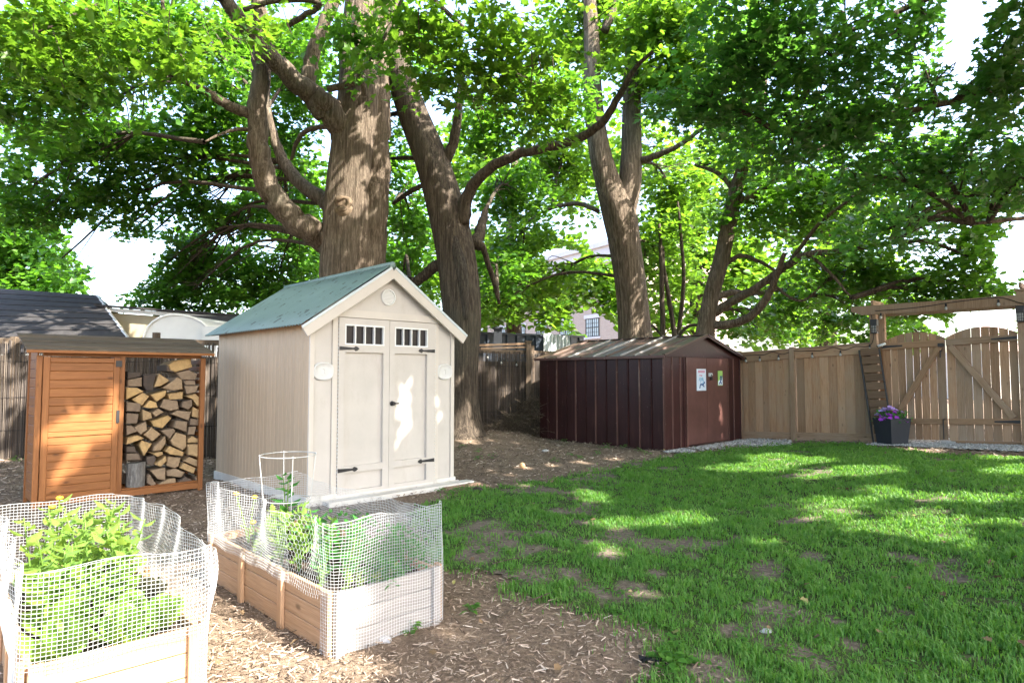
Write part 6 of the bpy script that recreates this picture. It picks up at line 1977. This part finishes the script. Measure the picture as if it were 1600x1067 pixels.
# ------------------------------------------------------------------ grass, mulch chips, litter
def scatter_view(n, x0, x1, y0, y1, ylin=1.0):
    """points denser near the camera"""
    u = RNG.random(n)
    y = y0 + (y1 - y0) * u ** ylin
    x = RNG.uniform(-1, 1, n) * (y * .86 + .5)
    return x, y
N = 640000
x, y = scatter_view(N, 0, 0, 2.2, 14.3, 1.35)
ok = inside(LAWN, wobx(x, y) + RNG.normal(0, .07, N) * (1 + (RNG.random(N) < .25)), woby(x, y) + RNG.normal(0, .10, N) * (1 + (RNG.random(N) < .25))) & ~(path_mask(x, y) & (RNG.random(len(x)) < .96))
x, y = x[ok], y[ok]
bare = bareness(x, y)
tuft = np.clip(.5 + 1.9 * (.5 * fbm(x, y, 5, 61) + .5 * fbm(x, y, 13, 64) - .5), 0, 1)
keep = RNG.random(len(x)) < (1 - bare ** .8) * np.clip(.12 + 1.25 * tuft, 0, 1)
x, y, tuft, bare = x[keep], y[keep], tuft[keep], bare[keep]
n = len(x)
dist = np.hypot(x, y)
h = (.020 + .050 * tuft ** 1.5) * RNG.uniform(.6, 1.25, n) * (1 - .45 * bare)
w = np.clip(.0011 + .00055 * dist, .0016, .0075) * RNG.uniform(.7, 1.3, n)
az = RNG.random(n) * 2 * math.pi; lean = RNG.uniform(.1, .75, n)
dx, dy = np.cos(az), np.sin(az)
px_, py_ = -dy, dx
# most blades turn a flat side up, so let the width lie across their lean
z0 = ground(x, y) + .012
B0 = np.stack([x - px_ * w, y - py_ * w, z0], 1); B1_ = np.stack([x + px_ * w, y + py_ * w, z0], 1)
m = h * .6
M0 = np.stack([x + dx * m * lean * .45 - px_ * w * .75, y + dy * m * lean * .45 - py_ * w * .75, z0 + m], 1); M1 = np.stack([x + dx * m * lean * .45 + px_ * w * .75, y + dy * m * lean * .45 + py_ * w * .75, z0 + m], 1)
T = np.stack([x + dx * h * lean * 1.25, y + dy * h * lean * 1.25, z0 + h * (1.05 - .35 * lean)], 1)
me = np_mesh('grass', np.stack([B0, B1_, M1, M0, T], 1), [(0, 1, 2, 3), (3, 2, 4)], M['grass'])
tag(obj('grass', me, None), kind='stuff')
print('grass', n)

# broad leaved weeds in the lawn and mulch
def weeds(name, n, gen, size, hgt, mat):
    cx_, cy_ = gen(n)
    C, D, Nn, S = [], [], [], []
    for a, b_ in zip(cx_, cy_):
        k = R.randint(4, 9)
        for q in range(k):
            t_ = q * 2.4 + R.uniform(-.3, .3)
            r_ = R.uniform(.005, .02)
            C.append((a + r_ * math.cos(t_), b_ + r_ * math.sin(t_), gz(a, b_) + R.uniform(.015, hgt)))
            D.append((math.cos(t_), math.sin(t_), R.uniform(-.1, .5))); Nn.append((R.uniform(-.3, .3), R.uniform(-.3, .3), 1)); S.append(size * R.uniform(.6, 1.2))
    me = np_mesh(name, place_leaves(LEAF_OVAL, np.array(C), np.array(Nn), np.array(D), np.array(S)), F_OVAL, mat)
    tag(obj(name, me, None), kind='stuff')
def lawn_pts(n):
    out = []
    while len(out) < n:
        a, b_ = scatter_view(1, 0, 0, 2.6, 9, 1.2)
        if inside(LAWN, a, b_)[0]: out.append((a[0], b_[0]))
    o = np.array(out); return o[:, 0], o[:, 1]
weeds('lawn_weeds', 620, lawn_pts, .034, .045, M['weed'])
WEED_PX = [(30, 720), (20, 722), (45, 716), (690, 772), (700, 775), (712, 770), (720, 768), (728, 774), (880, 690), (940, 700), (948, 697), (952, 702), (975, 700), (1000, 705), (745, 720), (748, 706), (905, 718), (870, 722), (720, 700), (735, 672), (1010, 712), (770, 715), (930, 712), (890, 712), (1030, 1040), (1060, 1020), (1050, 1050), (1075, 1045), (1045, 1060), (640, 990), (735, 960), (580, 990)]
def px_pts(n):
    o = np.array([on_ground(a + R.uniform(-6, 6), b_ + R.uniform(-2, 2))[:2] for a, b_ in WEED_PX for _ in range(3)])
    return o[:, 0], o[:, 1]
weeds('mulch_weeds', 0, px_pts, .052, .07, M['weed'])

# wood chips
N = 160000
x, y = scatter_view(N, 0, 0, 2.0, 15.0, 1.7)
sh_l = ((x - SH[0]) * U[0] + (y - SH[1]) * U[1], (x - SH[0]) * Vv[0] + (y - SH[1]) * Vv[1])
ok = ~inside(LAWN, wobx(x, y) , woby(x, y)) | ((bareness(x, y) > .6) & (RNG.random(N) < .10) & (y < 5)) | ((RNG.random(N) < .3) & inside(LAWN, wobx(x, y) , woby(x, y)) & ~inside(LAWN, x - .1, y + .25))
ok &= ~((sh_l[0] > 0) & (sh_l[0] < SW) & (sh_l[1] > 0) & (sh_l[1] < SD))
ok &= ~(path_mask(x, y))
x, y = x[ok], y[ok]; n = len(x)
L = RNG.gamma(1.6, .0095, n) + .006; L = np.clip(L, .006, .075); W = np.clip(L * RNG.uniform(.08, .30, n), .0016, .008)
dist = np.hypot(x, y); gr = np.clip(dist / 5, 1, 2.2); L *= gr ** .6; W *= gr
az = RNG.random(n) * 2 * math.pi; tilt = RNG.normal(0, .22, n)
e = np.stack([np.cos(az) * np.cos(tilt), np.sin(az) * np.cos(tilt), np.sin(tilt)], 1)
c = np.stack([-np.sin(az), np.cos(az), RNG.normal(0, .35, n)], 1); c /= np.linalg.norm(c, axis=1, keepdims=True)
u = np.cross(e, c)
C = np.stack([x, y, ground(x, y) + .006 + .03 * (fbm(x, y, 4, 3) - .5) + RNG.random(n) * .016 + np.abs(np.sin(tilt)) * L * .5], 1)
q = lambda a, b_, d: C + e * (L * a)[:, None] + c * (W * b_)[:, None] + u * (W * d)[:, None]
me = np_mesh('wood_chips', np.stack([q(-.5, -.5, 0), q(-.5, .5, 0), q(-.46, 0, .35), q(.5, -.45, 0), q(.5, .45, 0), q(.44, .05, .35)], 1), [(0, 3, 5, 2), (2, 5, 4, 1)], None)
def _chips():
    t = NT('wood_chip')
    ge = t.n('ShaderNodeNewGeometry')
    col = t.ramp(ge.outputs['Random Per Island'], [(.0, (.065, .048, .036)), (.35, (.165, .122, .09)), (.65, (.27, .207, .156)), (.88, (.38, .30, .235)), (1.0, (.52, .44, .36))])
    return t.done(t.bsdf(col, .9, None, .15))
M['chip'] = _chips(); me.materials.append(M['chip'])
tag(obj('wood_chips', me, None), kind='stuff')
print('chips', n)

# white stones round the steel shed, and the gravel of the path
def stones(name, pts, r0, r1, mat):
    n = len(pts)
    ico = np.array([(0, 0, 1), (.89, 0, .45), (.28, .85, .45), (-.72, .53, .45), (-.72, -.53, .45), (.28, -.85, .45), (.72, .53, -.45), (-.28, .85, -.45), (-.89, 0, -.45), (-.28, -.85, -.45), (.72, -.53, -.45), (0, 0, -1)])
    f = [(0, 1, 2), (0, 2, 3), (0, 3, 4), (0, 4, 5), (0, 5, 1), (1, 6, 2), (2, 7, 3), (3, 8, 4), (4, 9, 5), (5, 10, 1), (2, 6, 7), (3, 7, 8), (4, 8, 9), (5, 9, 10), (1, 10, 6), (6, 11, 7), (7, 11, 8), (8, 11, 9), (9, 11, 10), (10, 11, 6)]
    s = RNG.uniform(r0, r1, (n, 1, 1)) * RNG.uniform(.6, 1.2, (n, 12, 3)) * np.array([1.15, 1.0, .6])
    a = RNG.random(n) * 6.28; ca, sa = np.cos(a), np.sin(a)
    v = ico[None] * s
    vx = v[..., 0] * ca[:, None] - v[..., 1] * sa[:, None]; vy = v[..., 0] * sa[:, None] + v[..., 1] * ca[:, None]
    V = np.stack([vx, vy, v[..., 2]], -1) + pts[:, None]
    tag(obj(name, np_mesh(name, V, f, mat), None), kind='stuff')
def _stone(name, a, b_, c_):
    t = NT(name); ge = t.n('ShaderNodeNewGeometry')
    return t.done(t.bsdf(t.ramp(ge.outputs['Random Per Island'], [(0, a), (.5, b_), (1, c_)]), .8, None, .2))
M['stone_w'] = _stone('white_stone', (.20, .195, .19), (.33, .325, .32), (.50, .49, .48))
M['stone_g'] = _stone('grey_gravel', (.20, .19, .18), (.33, .32, .31), (.50, .49, .47))
pts = []
for k in range(1500):
    if k % 3:
        p = MS + MU * R.uniform(-.15, 3.3) + MV * (-.08 - abs(R.gauss(0, .22)))
    else:
        p = np.array(on_ground(R.uniform(1150, 1235), R.uniform(688, 699))[:2])
    pts.append((p[0], p[1], gz(p[0], p[1]) + .02))
stones('white_stones', np.array(pts), .014, .034, M['stone_w'])
a, b_ = RNG.uniform(5.5, 10.5, 30000), RNG.uniform(7.5, 13, 30000)
ok = path_mask(a, b_)
stones('path_gravel', np.stack([a[ok], b_[ok], ground(a[ok], b_[ok]) + .03], 1)[:9000], .008, .02, M['stone_g'])

# the heap of prunings by the steel shed
bc = np.array([.28, 14.2])
paths = []
bp = MB()
for k in range(420):
    s = abs(R.gauss(0, .5))
    c = bc + np.array([R.gauss(0, .42), R.gauss(0, .25)])
    g = gz(*c)
    hmax = .75 * math.exp(-((c[0] - bc[0] - .25) / .45) ** 2) + .12
    a = R.uniform(0, 6.28); el = R.gauss(.25, .35); L = R.uniform(.3, 1.1)
    d = np.array([math.cos(a) * math.cos(el), math.sin(a) * math.cos(el) * .5, math.sin(el)])
    p0 = np.array([c[0], c[1], g + R.uniform(.02, hmax)])
    bp.tube(spline([p0 - d * L / 2, p0 + RNG.normal(0, .04, 3), p0 + d * L / 2 + RNG.normal(0, .05, 3)], 5), np.linspace(R.uniform(.005, .013), .003, 5), 5)
M['twig'] = _bark('dry_twig', (.10, .075, .055), (.20, .155, .115), (.32, .26, .20), 3)
br = bp.build('brush_pile', M['twig'], None, True)
tag(br, 'heap of dry cut branches and twigs between the leaning trunk and the maroon shed', 'brush pile', kind='stuff')

# fallen sticks and small things on the ground
def stick(pa, pb, r, lab, sag=.02):
    a, b_ = on_ground(*pa), on_ground(*pb)
    o3 = (a + b_) / 2 + np.array([0, 0, .03])
    m = MB(); P = spline([a - o3 + (0, 0, .03 + r), (a + b_) / 2 - o3 + np.array([sag, sag * 1.5, .035 + r]), b_ - o3 + (0, 0, .03 + r)], 9)
    m.tube(P, np.linspace(r, r * .5, 9), 6)
    tag(m.build('fallen_stick', M['twig'], None, True, loc=tuple(o3)), lab, 'stick')
stick((774, 976), (862, 934), .007, 'thin pale stick lying on the mulch at the lawn edge')
stick((770, 888), (822, 878), .006, 'short grey stick lying in the thin grass near the cedar bed', .01)
stick((752, 745), (784, 740), .012, 'short brown stick on the mulch beside the beige shed')
stick((1095, 708), (1060, 700), .01, 'small twig on the stones before the maroon shed', 0)
p = on_ground(816, 733); b = MB(); b.lathe([(.004, -.045), (.03, -.036), (.045, 0), (.034, .032), (.006, .046)], (0, 0, 0), 14)
M['ball'] = paint('pale_orange', (.66, .40, .20), .6, .1)
tag(b.build('ball', M['ball'], None, True, loc=(p[0], p[1], p[2] + .055)), 'small pale orange ball lying on the mulch between the sheds', 'ball')
def rock(px, py, r, lab, mat):
    p = on_ground(px, py); v = []
    b = MB(); b.lathe([(r * .3, -r * .4), (r, -r * .2), (r * 1.1, .1 * r), (r * .7, r * .5), (r * .2, r * .62)], (0, 0, 0), 9, sx=1.2, sy=.8)
    b.v = [(x * (1 + R.uniform(-.15, .15)), y * (1 + R.uniform(-.15, .15)), z * (1 + R.uniform(-.15, .15))) for x, y, z in b.v]
    tag(b.build('stone', mat, None, loc=(p[0], p[1], p[2] + r * .3)), lab, 'stone')
rock(746, 768, .06, 'small rust brown stone on the mulch near the shed corner', M['log_bark'])
rock(600, 1003, .035, 'small pale stone at the foot of the cedar bed', M['stone_w'])
rock(1198, 990, .03, 'small white stone in a bare lawn patch', M['stone_w'])
rock(852, 706, .05, 'pale stone lying at the corner of the maroon shed', M['stone_w'])
p = on_ground(1025, 1037)
M['cloth_d'] = paint('dark_plastic', (.02, .021, .024), .6, .2)
b = MB(); n = 8; vs = []; fs = []
for i in range(n):
    for j in range(n):
        u_, v_ = i / (n - 1) - .5, j / (n - 1) - .5
        vs.append((u_ * .15 + .01 * math.sin(j * 2), v_ * .07 + .01 * math.sin(i * 3), .02 + .015 * math.sin(i * 1.9 + j * 1.3)))
for i in range(n - 1):
    for j in range(n - 1):
        a = i * n + j; fs.append((a, a + n, a + n + 1, a + 1))
b.add(vs, fs)
tag(b.build('plastic_scrap', M['cloth_d'], None, True, loc=tuple(p)), 'crumpled black plastic scrap at the near lawn edge', 'scrap')
print('TRIS', sum(len(o.data.loops) - 2 * len(o.data.polygons) for o in bpy.data.objects if o.type == 'MESH'))
for o in bpy.data.objects:
    if o.type == 'MESH' and len(o.data.polygons) > 20000: print(o.name, o.parent.name if o.parent else '', len(o.data.loops) - 2 * len(o.data.polygons))

# dry leaves that have come down on the lawn and the mulch
x, y = scatter_view(260, 0, 0, 2.3, 13.5, 1.2)
ok = ~((((x - SH[0]) * U[0] + (y - SH[1]) * U[1]) > -.1) & (((x - SH[0]) * Vv[0] + (y - SH[1]) * Vv[1]) > -.1) & (y > 6) & (x < -.6))
x, y = x[ok], y[ok]; n = len(x)
C = np.stack([x, y, ground(x, y) + .045], 1)
V = place_leaves(LEAF_MID, C, RNG.normal(0, .35, (n, 3)) + np.array([0, 0, 1.0]), RNG.normal(0, 1, (n, 3)), RNG.uniform(.025, .05, n))
def _dry():
    t = NT('dry_leaf'); ge = t.n('ShaderNodeNewGeometry')
    return t.done(t.bsdf(t.ramp(ge.outputs['Random Per Island'], [(0, (.07, .045, .025)), (.5, (.15, .10, .055)), (.85, (.22, .16, .09)), (1, (.20, .22, .06))]), .8, None, .2))
M['dry_leaf'] = _dry()
tag(obj('fallen_leaves', np_mesh('fallen_leaves', V, F_MID, M['dry_leaf']), None), kind='stuff')
